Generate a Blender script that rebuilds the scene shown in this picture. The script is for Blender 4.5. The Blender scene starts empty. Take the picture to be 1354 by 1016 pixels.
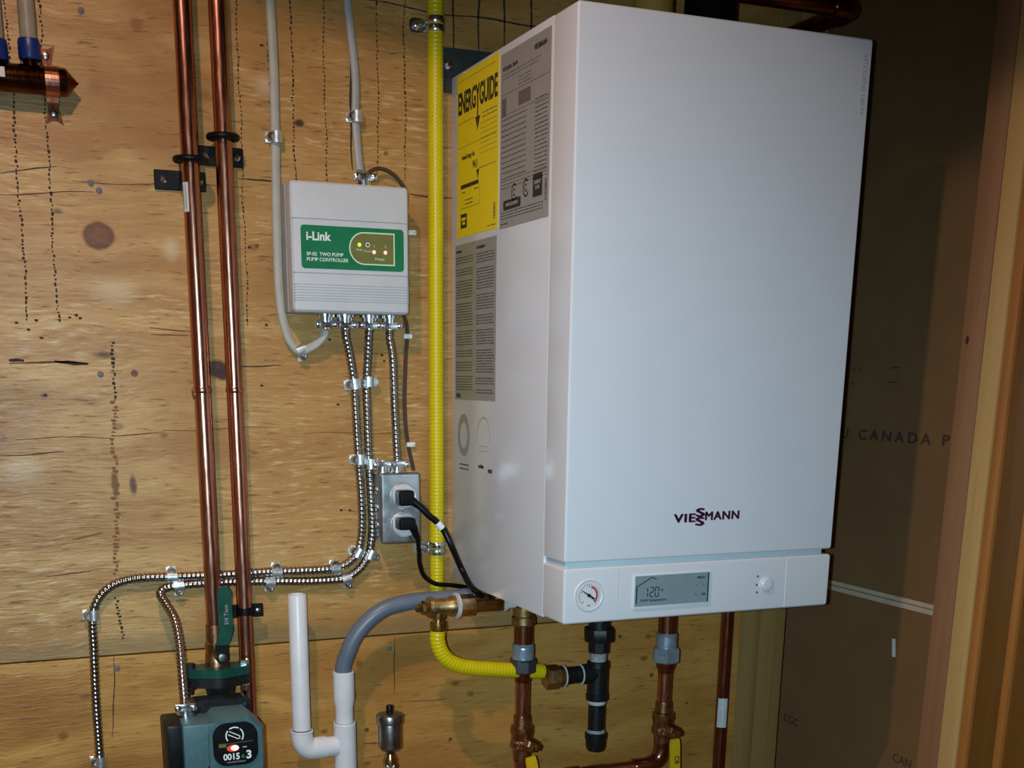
import bpy, bmesh, math, random
from mathutils import Vector, Matrix
random.seed(7)
SC = bpy.context.scene
COL = SC.collection

# ---------------------------------------------------------------- camera, world, lights, exposure
CAM = Vector((-0.6427, -1.7098, 1.4998))
R_ = Vector((0.92620, -0.37700, 0.00720)).normalized()
FW = Vector((0.36560, 0.89320, -0.26170)); FW = (FW - R_*FW.dot(R_)).normalized()
UP = R_.cross(FW)
FPX, CX, CY = 1583.64, 640.695, 926.961
cam_d = bpy.data.cameras.new('camera'); cam = bpy.data.objects.new('camera', cam_d); COL.objects.link(cam)
m = Matrix((R_, UP, -FW)).transposed().to_4x4(); m.translation = CAM
cam.matrix_world = m
cam_d.sensor_fit = 'HORIZONTAL'; cam_d.sensor_width = 36.0; cam_d.lens = FPX/1354*36
cam_d.shift_x = (677-CX)/1354; cam_d.shift_y = (CY-508)/1354
cam_d.clip_start = 0.02
SC.camera = cam

wd = bpy.data.worlds.new('world'); SC.world = wd; wd.use_nodes = True
wd.node_tree.nodes['Background'].inputs[0].default_value = (0.5, 0.42, 0.33, 1)
wd.node_tree.nodes['Background'].inputs[1].default_value = 0.01

def spot(name, loc, direction, energy, color, size, blend, radius):
    l = bpy.data.lights.new(name, 'SPOT'); l.energy = energy; l.color = color
    l.spot_size = math.radians(size); l.spot_blend = blend; l.shadow_soft_size = radius
    o = bpy.data.objects.new(name, l); COL.objects.link(o); o.location = loc
    o.rotation_euler = Vector(direction).to_track_quat('-Z', 'Y').to_euler()
    return o
lamp = spot('ceiling_lamp_light', (-0.645, -0.897, 2.366), (0, 0, -1), 80, (1.0, 0.68, 0.54), 137.5, 0.07, 0.022)
# a downlight: its beam weakens towards the horizontal
lamp.data.use_nodes = True; lt = lamp.data.node_tree; le = lt.nodes['Emission']
tcn = lt.nodes.new('ShaderNodeTexCoord'); sxyz = lt.nodes.new('ShaderNodeSeparateXYZ'); ab = lt.nodes.new('ShaderNodeMath'); ab.operation = 'ABSOLUTE'; pw = lt.nodes.new('ShaderNodeMath'); pw.operation = 'POWER'; pw.inputs[1].default_value = 1.25
lt.links.new(tcn.outputs['Normal'], sxyz.inputs[0]); lt.links.new(sxyz.outputs[2], ab.inputs[0]); lt.links.new(ab.outputs[0], pw.inputs[0]); lt.links.new(pw.outputs[0], le.inputs['Strength'])
spot('phone_flash_light', CAM - R_*0.035 - FW*0.01, FW, 110, (0.57, 0.85, 1.0), 83, 1.0, 0.008)

vs = SC.view_settings
vs.view_transform = 'Standard'; vs.look = 'None'; vs.gamma = 1.0; vs.use_curve_mapping = False
vs.exposure = -0.56

# ---------------------------------------------------------------- measuring: a sight line met with a real plane of the room
def _ray(u, v): return FW + R_*((u-CX)/FPX) - UP*((v-CY)/FPX)
def at(u, v, Y=0.0):
    d = _ray(u, v); return CAM + d*((Y-CAM.y)/d.y)
def atx(u, v, X):
    d = _ray(u, v); return CAM + d*((X-CAM.x)/d.x)

# ---------------------------------------------------------------- materials
class NT:
    def __init__(s, name):
        s.m = bpy.data.materials.new(name); s.m.use_nodes = True; s.t = s.m.node_tree
        s.b = s.t.nodes['Principled BSDF']
    def n(s, kind, **kw):
        x = s.t.nodes.new(kind)
        for k, v in kw.items(): setattr(x, k, v)
        return x
    def put(s, sock, v):
        if hasattr(v, 'is_output'): s.t.links.new(v, sock)
        else: sock.default_value = v
    def math(s, op, a, b=0.0, c=None, clamp=False):
        x = s.n('ShaderNodeMath', operation=op, use_clamp=clamp); s.put(x.inputs[0], a); s.put(x.inputs[1], b)
        if c is not None: s.put(x.inputs[2], c)
        return x.outputs[0]
    def rng(s, v, a, b, c=0.0, d=1.0):
        x = s.n('ShaderNodeMapRange'); s.put(x.inputs[0], v)
        for i, q in enumerate((a, b, c, d)): x.inputs[1+i].default_value = q
        return x.outputs[0]
    def mix(s, f, a, b, mode='MIX'):
        x = s.n('ShaderNodeMix', data_type='RGBA', blend_type=mode); s.put(x.inputs[0], f); s.put(x.inputs[6], a); s.put(x.inputs[7], b)
        return x.outputs[2]
    def coord(s, scale=(1, 1, 1), rot=(0, 0, 0)):
        if not hasattr(s, 'tc'): s.tc = s.n('ShaderNodeTexCoord')
        mp = s.n('ShaderNodeMapping'); s.t.links.new(s.tc.outputs['Object'], mp.inputs[0])
        mp.inputs['Scale'].default_value = scale; mp.inputs['Rotation'].default_value = rot
        return mp.outputs[0]
    def noise(s, vec, scale, detail=4, rough=0.5, dist=0.0):
        x = s.n('ShaderNodeTexNoise'); s.put(x.inputs['Vector'], vec)
        x.inputs['Scale'].default_value = scale; x.inputs['Detail'].default_value = detail
        x.inputs['Roughness'].default_value = rough; x.inputs['Distortion'].default_value = dist
        return x.outputs[0]
    def bump(s, h, strength, dist=0.001):
        x = s.n('ShaderNodeBump'); s.put(x.inputs['Height'], h); x.inputs['Strength'].default_value = strength; x.inputs['Distance'].default_value = dist
        s.t.links.new(x.outputs[0], s.b.inputs['Normal'])
    def set(s, **kw):
        for k, v in kw.items(): s.put(s.b.inputs[k.replace('_', ' ')], v)
        return s.m
def c4(c): return (c[0], c[1], c[2], 1.0)
def mat(name, col, rough=0.5, metal=0.0, var=0.08, scale=60, bump=0.0, coat=0.0, spec=0.5, rvar=0.05):
    t = NT(name); v = t.coord()
    nz = t.noise(v, scale, 3)
    dark = tuple(max(0, q*(1-var*1.6)) for q in col); lite = tuple(min(1, q*(1+var)) for q in col)
    t.set(Base_Color=t.mix(t.rng(nz, 0.3, 0.7), c4(dark), c4(lite)), Roughness=t.rng(nz, 0.3, 0.7, max(0.02, rough-rvar), min(1, rough+rvar)), Metallic=metal, Specular_IOR_Level=spec)
    if coat: t.set(Coat_Weight=coat, Coat_Roughness=0.1)
    if bump: t.bump(t.noise(v, scale*4, 2), bump)
    return t.m
def emit(name, col, strength):
    t = NT(name); return t.set(Base_Color=c4(col), Emission_Color=c4(col), Emission_Strength=strength)

M = {}
M['enamel'] = mat('white_enamel', (0.63, 0.655, 0.70), 0.22, var=0.01, scale=8, spec=0.5)
M['panel_white'] = mat('white_panel_plastic', (0.62, 0.635, 0.665), 0.38, var=0.01, scale=8)
M['groove'] = mat('pale_blue_groove_plastic', (0.50, 0.58, 0.62), 0.5, var=0.02)
M['grey_plastic'] = mat('light_grey_plastic', (0.56, 0.57, 0.58), 0.45, var=0.02, scale=40)
M['grey_dark'] = mat('mid_grey_plastic', (0.30, 0.29, 0.29), 0.5)
M['stamp'] = mat('dark_grey_stamp_print', (0.13, 0.115, 0.115), 0.5)
M['green'] = mat('green_label_print', (0.003, 0.17, 0.06), 0.4, var=0.03)
M['olive'] = mat('olive_label_print', (0.17, 0.16, 0.035), 0.45, var=0.03)
M['mint'] = mat('pale_green_label_print', (0.62, 0.82, 0.55), 0.45, var=0.02)
M['ink'] = mat('black_ink', (0.012, 0.010, 0.012), 0.5)
M['ink_soft'] = mat('grey_ink', (0.055, 0.05, 0.05), 0.6)
M['ink_pale'] = mat('pale_grey_ink', (0.42, 0.41, 0.43), 0.6)
M['ink_maroon'] = mat('dark_maroon_enamel_print', (0.045, 0.004, 0.020), 0.35)
M['white_ink'] = mat('white_ink', (0.82, 0.84, 0.84), 0.5, var=0.02)
M['red_ink'] = mat('red_print', (0.45, 0.02, 0.06), 0.5)
M['label_yellow'] = mat('yellow_paper_label', (0.86, 0.66, 0.006), 0.45, var=0.02)
M['label_grey'] = mat('grey_foil_label', (0.30, 0.29, 0.28), 0.45, var=0.03)
M['label_beige'] = mat('beige_grey_foil_label', (0.30, 0.285, 0.21), 0.45, var=0.03)
M['lcd'] = mat('grey_green_lcd_glass', (0.20, 0.27, 0.29), 0.15, var=0.03)
M['lcd_ink'] = mat('dark_lcd_segments', (0.02, 0.03, 0.045), 0.4)
M['yellow_hose'] = mat('yellow_plastic_jacket', (0.66, 0.52, 0.003), 0.30, var=0.03, spec=0.5)
M['pvc'] = mat('white_pvc', (0.74, 0.72, 0.73), 0.35, var=0.03, scale=30)
M['grey_hose'] = mat('blue_grey_rubber_hose', (0.13, 0.155, 0.20), 0.38, var=0.05, scale=30)
M['black'] = mat('black_plastic', (0.003, 0.003, 0.0035), 0.42, spec=0.25)
M['cord'] = mat('black_rubber_cord', (0.004, 0.003, 0.003), 0.32, spec=0.3)
M['iron'] = mat('black_malleable_iron', (0.008, 0.009, 0.010), 0.42, var=0.25, scale=200, bump=0.15, spec=0.4)
M['tape'] = mat('white_thread_tape', (0.55, 0.56, 0.53), 0.7, var=0.2, scale=300)
M['dope'] = mat('grey_thread_compound', (0.34, 0.35, 0.34), 0.7, var=0.3, scale=300)
M['brass'] = mat('brass', (0.62, 0.40, 0.12), 0.25, 1.0, var=0.15, scale=50)
M['brass_cast'] = mat('cast_brass', (0.50, 0.34, 0.15), 0.38, 1.0, var=0.2, scale=150, bump=0.1)
M['bronze'] = mat('bronze_casting', (0.42, 0.22, 0.11), 0.36, 1.0, var=0.25, scale=120, bump=0.12)
M['nickel'] = mat('dull_nickel', (0.36, 0.34, 0.33), 0.30, 1.0, var=0.08)
M['zinc'] = mat('bright_zinc_steel', (0.80, 0.84, 0.87), 0.20, 1.0, var=0.06, scale=150)
M['zinc_band'] = mat('zinc_strap_steel', (0.80, 0.85, 0.88), 0.36, 0.9, var=0.06, scale=150)
M['steel_plate'] = mat('galvanised_cover_steel', (0.55, 0.57, 0.60), 0.36, 1.0, var=0.06, scale=90)
M['armour'] = mat('galvanised_cable_armour', (0.40, 0.37, 0.34), 0.25, 1.0, var=0.08, scale=150)
M['bluesteel'] = mat('blue_grey_plated_steel', (0.36, 0.44, 0.52), 0.36, 0.55, var=0.12, scale=160)
M['darknut'] = mat('dark_grey_union_nut', (0.06, 0.06, 0.065), 0.45, 0.4, var=0.15, scale=120)
M['bracket'] = mat('dark_slate_painted_steel', (0.040, 0.046, 0.046), 0.5, 0.3, var=0.05)
M['cable_white'] = mat('off_white_cable_sheath', (0.40, 0.38, 0.32), 0.5, var=0.06)
M['cable_grey'] = mat('grey_cable_sheath', (0.36, 0.36, 0.35), 0.45, var=0.06)
M['wire_brown'] = mat('dark_brown_wire_sheath', (0.075, 0.035, 0.028), 0.45)
M['clip'] = mat('white_clip_plastic', (0.78, 0.77, 0.76), 0.4)
M['blue_cap'] = mat('blue_plastic', (0.004, 0.022, 0.15), 0.4)
M['pex'] = mat('grey_pex_tube', (0.30, 0.27, 0.21), 0.35, var=0.05)
M['pump_teal'] = mat('teal_painted_casting', (0.055, 0.125, 0.135), 0.45, var=0.06, scale=200, bump=0.06)
M['valve_green'] = mat('dark_green_enamel', (0.005, 0.065, 0.045), 0.33, var=0.08)
M['handle_yellow'] = mat('yellow_dipped_handle', (0.70, 0.42, 0.01), 0.4, var=0.05)
M['outlet_white'] = mat('pale_grey_receptacle_plastic', (0.62, 0.61, 0.63), 0.35, var=0.02)
M['flue_black'] = mat('matt_black_flue', (0.002, 0.002, 0.002), 0.9, spec=0.1)
M['mustard'] = mat('mustard_plastic', (0.33, 0.20, 0.03), 0.5)
M['led_green'] = emit('green_led', (0.45, 1.0, 0.05), 1.4)
M['led_red'] = emit('red_led', (1.0, 0.45, 0.33), 1.6)
M['led_hot'] = emit('bright_red_led', (1.0, 0.62, 0.52), 1.6)
M['led_halo'] = emit('red_led_halo', (0.75, 0.06, 0.03), 0.45)
M['screw'] = mat('grey_screw_steel', (0.13, 0.13, 0.145), 0.6, 0.0)
M['dull_white'] = mat('dull_white_paper', (0.62, 0.63, 0.63), 0.6, var=0.06)
M['black_hole'] = mat('dark_slot', (0.01, 0.01, 0.01), 0.6)

def copper(name, col, rough):
    t = NT(name); v = t.coord((1, 1, 0.25))
    n1 = t.noise(v, 22, 5, 0.6); n2 = t.noise(t.coord((6, 6, 0.6)), 60, 2)
    c = t.mix(t.rng(n1, 0.35, 0.72), c4(col), c4((col[0]*0.62, col[1]*0.48, col[2]*0.45)))
    t.set(Base_Color=c, Metallic=1.0, Roughness=t.rng(n2, 0.25, 0.75, rough-0.05, rough+0.08))
    return t.m
M['copper'] = copper('copper_tube', (0.72, 0.34, 0.23), 0.23)
M['copper_dark'] = copper('tarnished_copper', (0.40, 0.17, 0.10), 0.24)
M['copper_header'] = copper('dark_header_copper', (0.15, 0.055, 0.025), 0.18)

def wood(name, a, b, axis, rough=0.6):
    t = NT(name)
    sc = {'x': (1.5, 30, 45), 'z': (45, 30, 1.5)}[axis]
    n1 = t.noise(t.coord(sc), 1.0, 6, 0.6, 0.6); n2 = t.noise(t.coord(tuple(q*4 for q in sc)), 1.6, 3)
    c = t.mix(t.rng(n1, 0.3, 0.7), c4(a), c4(b)); c = t.mix(t.rng(n2, 0.62, 0.75, 0, 0.35), c, c4(tuple(q*0.5 for q in b)))
    t.set(Base_Color=c, Roughness=rough); t.bump(n2, 0.15)
    return t.m
M['stud'] = wood('spruce_stud', (0.28, 0.140, 0.062), (0.22, 0.102, 0.043), 'z')
M['stud_pale'] = wood('pale_spruce_stud', (0.32, 0.19, 0.062), (0.24, 0.135, 0.040), 'z')
M['jamb'] = wood('yellow_pine_jamb', (0.52, 0.335, 0.125), (0.44, 0.26, 0.085), 'z')
M['casing_orange'] = wood('orange_stained_casing', (0.42, 0.17, 0.040), (0.30, 0.11, 0.020), 'z', 0.45)
M['casing_shaded'] = wood('shaded_stained_casing', (0.17, 0.075, 0.014), (0.12, 0.050, 0.008), 'z', 0.45)  # stained wood coloured darker, shade on the recessed boards painted in
M['drywall'] = mat('grey_brown_board_paper', (0.170, 0.088, 0.030), 0.85, var=0.05, scale=14)
M['drywall_tape'] = mat('pale_joint_edge', (0.45, 0.38, 0.27), 0.8, var=0.06)
M['drywall_ink'] = mat('dark_red_stamp_ink', (0.055, 0.024, 0.016), 0.9)
M['plain_wall'] = mat('bare_room_wall', (0.42, 0.36, 0.29), 0.8, var=0.05, scale=5)
M['floor'] = mat('concrete_floor', (0.25, 0.24, 0.22), 0.8, var=0.12, scale=10)
M['ceiling'] = mat('bare_ceiling', (0.40, 0.34, 0.26), 0.8, var=0.05, scale=5)

def plywood(name, lower):
    t = NT(name)
    tc = t.coord(); sp = t.n('ShaderNodeSeparateXYZ'); t.t.links.new(tc, sp.inputs[0]); X, Z = sp.outputs[0], sp.outputs[2]
    warp = t.noise(tc, 5, 3); wx = t.math('MULTIPLY_ADD', warp, 0.10, -0.05)
    # face grain runs across the sheet, bent by broad figure
    cb = t.n('ShaderNodeCombineXYZ'); t.put(cb.inputs[0], t.math('MULTIPLY', X, 2.2)); t.put(cb.inputs[1], 3.7 if lower else 0.0)
    t.put(cb.inputs[2], t.math('MULTIPLY', t.math('ADD', Z, wx), 26.0)); gv = cb.outputs[0]
    g1 = t.noise(gv, 1.0, 5, 0.62, 0.4)
    cb2 = t.n('ShaderNodeCombineXYZ'); t.put(cb2.inputs[0], t.math('MULTIPLY', X, 28.0)); t.put(cb2.inputs[2], t.math('MULTIPLY', t.math('ADD', Z, t.math('MULTIPLY', wx, 0.3)), 260.0))
    g2 = t.noise(cb2.outputs[0], 1.0, 3, 0.6)
    big = t.noise(t.coord((2.2, 1, 4.0)), 1.6, 3, 0.5, 0.8)
    if lower: A, B, D = (0.60, 0.335, 0.080), (0.41, 0.190, 0.034), (0.26, 0.100, 0.015)
    else: A, B, D = (0.55, 0.345, 0.122), (0.40, 0.212, 0.060), (0.28, 0.125, 0.028)
    col = t.mix(t.rng(g1, 0.38, 0.58), c4(A), c4(B))
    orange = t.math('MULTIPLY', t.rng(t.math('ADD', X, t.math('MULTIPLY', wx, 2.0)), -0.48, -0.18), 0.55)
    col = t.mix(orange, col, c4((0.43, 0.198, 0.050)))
    col = t.mix(t.rng(big, 0.47, 0.66, 0, 0.6), col, c4(D))
    col = t.mix(t.rng(g2, 0.59, 0.68, 0, 0.75), col, c4((0.13, 0.062, 0.018)))
    pale = t.math('MULTIPLY', t.rng(big, 0.58, 0.40), t.rng(g2, 0.46, 0.34, 0, 0.7))
    col = t.mix(t.math('MULTIPLY', pale, 0.25 if lower else 1.0), col, c4((0.66, 0.50, 0.25)))
    fleck = t.noise(t.coord((70, 1, 70)), 1.0, 2); 
    col = t.mix(t.rng(fleck, 0.76, 0.80, 0, 0.7), col, c4((0.07, 0.035, 0.015)))
    wob = t.math('MULTIPLY_ADD', t.noise(t.coord((14, 1, 14)), 1.0, 3), 0.006, -0.003)
    wob2 = t.math('MULTIPLY_ADD', t.noise(t.coord((90, 1, 90)), 1.0, 2), 0.003, -0.0015)
    vw = t.n('ShaderNodeCombineXYZ'); t.put(vw.inputs[0], t.math('ADD', X, wob)); t.put(vw.inputs[2], t.math('ADD', Z, wob2)); VW = vw.outputs[0]
    def knot(u, v, ru, rv, c, strength=0.85, soft=0.55):
        nonlocal col
        a = at(u, v); mp = t.n('ShaderNodeMapping'); mp.vector_type = 'TEXTURE'; t.put(mp.inputs[0], VW)
        mp.inputs['Location'].default_value = (a.x, 0, a.z); mp.inputs['Scale'].default_value = (ru*0.00104, 1, rv*0.00104)
        ln = t.n('ShaderNodeVectorMath', operation='LENGTH'); t.put(ln.inputs[0], mp.outputs[0])
        col = t.mix(t.rng(ln.outputs['Value'], 1.0, soft, 0.0, strength), col, c4(c))
    KB = (0.21, 0.075, 0.018); KD = (0.045, 0.016, 0.006)
    if not lower:
        knot(130, 312, 34, 26, (0.46, 0.22, 0.06), 0.75, 0.3); knot(130, 312, 21, 18, (0.13, 0.042, 0.008), 0.97, 0.8); knot(131, 311, 16, 13, (0.20, 0.072, 0.014), 0.8, 0.4)
        knot(180, 32, 10, 9, KB, 0.6); knot(126, 113, 12, 10, KB, 0.4, 0.3); knot(270, 126, 12, 10, KB, 0.5, 0.3)
        knot(396, 163, 8, 6, KD, 0.9); knot(510, 203, 4, 4, KD, 0.6); knot(217, 576, 8, 6, KB, 0.8, 0.3); knot(156, 564, 8, 6, KB, 0.6)
        knot(176, 642, 6, 16, (0.10, 0.035, 0.012), 0.9, 0.5); knot(152, 640, 6, 22, (0.10, 0.055, 0.02), 0.85, 0.5)
        knot(287, 488, 17, 13, KD, 0.97, 0.7); knot(294, 495, 10, 9, KD, 0.97, 0.7)
        knot(137, 469, 17, 6, KD, 0.75, 0.3); knot(178, 494, 5, 5, (0.10, 0.03, 0.012), 0.9, 0.8); knot(59, 523, 6, 4, KD, 0.8, 0.4)
        knot(75, 279, 8, 4, KD, 0.7, 0.3); knot(340, 325, 4, 3, KD, 0.8); knot(335, 327, 9, 5, KB, 0.6); knot(250, 60, 40, 10, (0.46, 0.32, 0.15), 0.4, 0.2)
        knot(350, 113, 16, 16, (0.60, 0.48, 0.30), 0.55, 0.2); knot(225, 330, 14, 18, (0.66, 0.55, 0.38), 0.5, 0.2); knot(150, 385, 38, 22, (0.66, 0.56, 0.38), 0.45, 0.2)
        knot(30, 620, 30, 24, (0.62, 0.52, 0.36), 0.45, 0.3); knot(2, 578, 8, 7, KB, 0.7); knot(210, 682, 16, 8, KB, 0.35, 0.2)
        
        
        
        
        
        # grey water stain above the sheet edge
        sn = t.math('MULTIPLY_ADD', t.noise(t.coord((20, 1, 20)), 1.0, 3), 0.05, -0.025)
        st = t.rng(t.math('ADD', Z, sn), 1.150, 1.132)
        col = t.mix(t.math('MULTIPLY', st, 0.55), col, c4((0.22, 0.15, 0.07)))
    else:
        for q in ((475, 878, 8, 8), (469, 920, 7, 8), (602, 904, 10, 6), (622, 918, 8, 6), (114, 922, 12, 7), (84, 974, 10, 8), (429, 968, 8, 5), (485, 966, 5, 5), (486, 1010, 7, 5), (596, 978, 4, 4), (820, 842, 5, 4), (857, 842, 7, 6), (852, 871, 9, 6), (862, 893, 5, 5), (908, 930, 4, 3)):
            knot(*q, KB if q[2] > 6 else KD, 0.85, 0.35)
        for q in ((740, 1006, 30, 14), (560, 990, 70, 12), (760, 950, 40, 20), (540, 870, 60, 22)): knot(*q, (0.30, 0.145, 0.035), 0.4, 0.1)
        
    hz = t.math('ADD', t.math('MULTIPLY', g2, 0.7), t.math('MULTIPLY', g1, 0.5))
    t.set(Base_Color=col, Roughness=t.rng(g2, 0.3, 0.7, 0.30, 0.52), Specular_IOR_Level=0.4); t.bump(hz, 0.9, 0.0014)
    return t.m
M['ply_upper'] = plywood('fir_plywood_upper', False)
M['ply_lower'] = plywood('fir_plywood_lower', True)

# ---------------------------------------------------------------- mesh builder
ORG = {}
class MB:
    def __init__(s): s.v = []; s.f = []; s.sm = []
    def add(s, vs, fs, smooth=True):
        o = len(s.v); s.v += [Vector(q) for q in vs]
        for q in fs: s.f.append(tuple(i+o for i in q)); s.sm.append(smooth)
        return s
    def box(s, a, b, bev=0.0, seg=2):
        a, b = Vector(a), Vector(b); lo = Vector(map(min, a, b)); hi = Vector(map(max, a, b))
        bm = bmesh.new(); bmesh.ops.create_cube(bm, size=1.0)
        for q in bm.verts: q.co = Vector(((q.co[i]+0.5)*(hi[i]-lo[i])+lo[i] for i in range(3)))
        if bev: bmesh.ops.bevel(bm, geom=bm.edges[:], offset=bev, segments=seg, affect='EDGES', profile=0.6)
        return s.bm(bm)
    def bm(s, bm, mtx=None):
        bm.verts.index_update()
        vs = [(mtx @ q.co if mtx else q.co.copy()) for q in bm.verts]
        fs = [[q.index for q in f.verts] for f in bm.faces]; bm.free()
        return s.add(vs, fs)
    def lathe(s, p0, axis, prof, n=24, caps=True, phase=0.0):
        # prof: (distance along axis, radius)
        ax = Vector(axis).normalized(); u = ax.orthogonal().normalized(); w = ax.cross(u)
        vs, fs = [], []
        for (h, r) in prof:
            for k in range(n):
                a = 2*math.pi*(k+phase)/n; vs.append(Vector(p0)+ax*h+(u*math.cos(a)+w*math.sin(a))*r)
        for i in range(len(prof)-1):
            for k in range(n): fs.append((i*n+k, i*n+(k+1) % n, (i+1)*n+(k+1) % n, (i+1)*n+k))
        if caps:
            fs.append(tuple(range(n))[::-1]); fs.append(tuple((len(prof)-1)*n+k for k in range(n)))
        return s.add(vs, fs)
    def cyl(s, p0, p1, r, n=24, bev=0.0):
        d = Vector(p1)-Vector(p0); L = d.length
        pr = [(0, r), (L, r)] if not bev else [(0, r-bev), (bev, r), (L-bev, r), (L, r-bev)]
        return s.lathe(p0, d, pr, n)
    def tube(s, pts, r, n=12, step=0.006, rf=None, caps=True, flat=1.0):
        P = spline(pts, step); vs, fs = [], []; L = 0
        T = (P[1]-P[0]).normalized(); u = T.cross(Vector((0, 1, 0)))
        if u.length < 0.1: u = T.orthogonal()
        u.normalize()
        for i, q in enumerate(P):
            T = (P[min(i+1, len(P)-1)]-P[max(i-1, 0)]).normalized(); u = (u-T*u.dot(T)).normalized(); w = T.cross(u)
            if i: L += (q-P[i-1]).length
            for k in range(n):
                a = 2*math.pi*k/n; rr = r if rf is None else rf(L, a)
                vs.append(q+(u*math.cos(a)+w*math.sin(a)*flat)*rr)
        for i in range(len(P)-1):
            for k in range(n): fs.append((i*n+k, i*n+(k+1) % n, (i+1)*n+(k+1) % n, (i+1)*n+k))
        if caps: fs.append(tuple(range(n))[::-1]); fs.append(tuple((len(P)-1)*n+k for k in range(n)))
        return s.add(vs, fs)
    def prism(s, outline, org, xd, yd, depth):
        # flat outline (x, y) laid on org+xd*x+yd*y and given real thickness towards xd cross yd
        org, xd, yd = Vector(org), Vector(xd), Vector(yd); nn = xd.cross(yd).normalized(); n = len(outline)
        a = [org+xd*x+yd*y for x, y in outline]; b = [q+nn*depth for q in a]
        fs = [tuple(range(n))[::-1], tuple(range(n, 2*n))]+[(k, (k+1) % n, n+(k+1) % n, n+k) for k in range(n)]
        return s.add(a+b, fs)
    def build(s, name, material, parent=None, loc=None, ang=32):
        if parent is not None: off = ORG[parent.name]
        else: off = Vector(loc) if loc is not None else Vector((0, 0, 0))
        me = bpy.data.meshes.new(name); me.from_pydata([tuple(q-off) for q in s.v], [], s.f)
        me.polygons.foreach_set('use_smooth', s.sm); me.materials.append(M[material] if isinstance(material, str) else material)
        bm = bmesh.new(); bm.from_mesh(me); bmesh.ops.recalc_face_normals(bm, faces=bm.faces); bm.to_mesh(me); bm.free()
        stuffy = name in ('fine_print', 'barcode', 'scale_marks', 'house_symbol', 'button_marks', 'approval_marks', 'dial_scale')
        me.set_sharp_from_angle(angle=math.radians(ang))
        o = bpy.data.objects.new(name, me); COL.objects.link(o); ORG[o.name] = off
        if stuffy: o['kind'] = 'stuff'
        if parent is not None: o.parent = parent
        else: o.location = off
        return o
def spline(pts, step):
    P = [Vector(q) for q in pts]
    if len(P) == 2:
        n = max(1, int((P[1]-P[0]).length/step)); return [P[0].lerp(P[1], i/n) for i in range(n+1)]
    Q = [P[0]*2-P[1]]+P+[P[-1]*2-P[-2]]; out = []
    for i in range(1, len(Q)-2):
        p0, p1, p2, p3 = Q[i-1:i+3]; n = max(2, int((p2-p1).length/step+0.5))
        # centripetal Catmull-Rom
        t0 = 0; t1 = t0+max(1e-5, (p1-p0).length)**0.5; t2 = t1+max(1e-5, (p2-p1).length)**0.5; t3 = t2+max(1e-5, (p3-p2).length)**0.5
        for k in range(n):
            t = t1+(t2-t1)*k/n
            a1 = p0*((t1-t)/(t1-t0))+p1*((t-t0)/(t1-t0)); a2 = p1*((t2-t)/(t2-t1))+p2*((t-t1)/(t2-t1)); a3 = p2*((t3-t)/(t3-t2))+p3*((t-t2)/(t3-t2))
            b1 = a1*((t2-t)/(t2-t0))+a2*((t-t0)/(t2-t0)); b2 = a2*((t3-t)/(t3-t1))+a3*((t-t1)/(t3-t1))
            out.append(b1*((t2-t)/(t2-t1))+b2*((t-t1)/(t2-t1)))
    out.append(P[-1]); return out
def tag(o, label, cat, group=None):
    o['label'] = label; o['category'] = cat
    if group: o['group'] = group
    return o
def thing(name, label, cat, loc, group=None):
    o = bpy.data.objects.new(name, None); COL.objects.link(o); o.location = loc; o.empty_display_size = 0.02
    ORG[o.name] = Vector(loc); return tag(o, label, cat, group)
def struct(o): o['kind'] = 'structure'; return o
def text(name, s, material, parent, org, xd, yd, size, bold=0.0, align='LEFT', depth=0.0002, sx=1.0, space=1.0, width=None, fat=0.0):
    cu = bpy.data.curves.new(name, 'FONT'); cu.body = s; cu.size = size; cu.align_x = align; cu.align_y = 'CENTER'
    cu.extrude = depth; cu.offset = bold*size; cu.space_character = space; cu.resolution_u = 3
    to = bpy.data.objects.new(name, cu); COL.objects.link(to); dg = bpy.context.evaluated_depsgraph_get()
    me = bpy.data.meshes.new_from_object(to.evaluated_get(dg)); bpy.data.objects.remove(to); bpy.data.curves.remove(cu)
    if width:
        xv = [v.co.x for v in me.vertices]; sx = width/(max(xv)-min(xv)); mn = min(xv)
        if align == 'LEFT':
            for v in me.vertices: v.co.x -= mn
    if fat:
        n0 = len(me.vertices); V = [tuple(v.co) for v in me.vertices]; P = [tuple(p.vertices) for p in me.polygons]; VV, PP = [], []
        for i, (ox, oy) in enumerate(((-1, 0), (1, 0), (0, 0.7), (0, -0.7), (0, 0))):
            PP += [tuple(k+len(VV) for k in p) for p in P]; VV += [(x+ox*fat*size, y+oy*fat*size, z+(0.0000015*i)) for x, y, z in V]
        me.clear_geometry(); me.from_pydata(VV, [], PP)
    xd, yd = Vector(xd).normalized(), Vector(yd).normalized(); zd = xd.cross(yd)
    off = ORG[parent.name]
    mt = Matrix((xd*sx, yd, zd)).transposed().to_4x4(); mt.translation = Vector(org)-off
    me.transform(mt); me.name = name; me.materials.clear(); me.materials.append(M[material])
    o = bpy.data.objects.new(name, me); COL.objects.link(o); o.parent = parent; ORG[o.name] = off
    return o
def rrect(x0, y0, x1, y1, r, n=5):
    out = []
    for cx, cy, a0 in ((x1-r, y1-r, 0), (x0+r, y1-r, 90), (x0+r, y0+r, 180), (x1-r, y0+r, 270)):
        for k in range(n+1):
            a = math.radians(a0+90*k/n); out.append((cx+r*math.cos(a), cy+r*math.sin(a)))
    return out
def circ(cx, cy, rx, ry, n=24): return [(cx+rx*math.cos(2*math.pi*k/n), cy+ry*math.sin(2*math.pi*k/n)) for k in range(n)]
def hexprof(r): return r
EX, EY, EZ = Vector((1, 0, 0)), Vector((0, 1, 0)), Vector((0, 0, 1))

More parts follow.
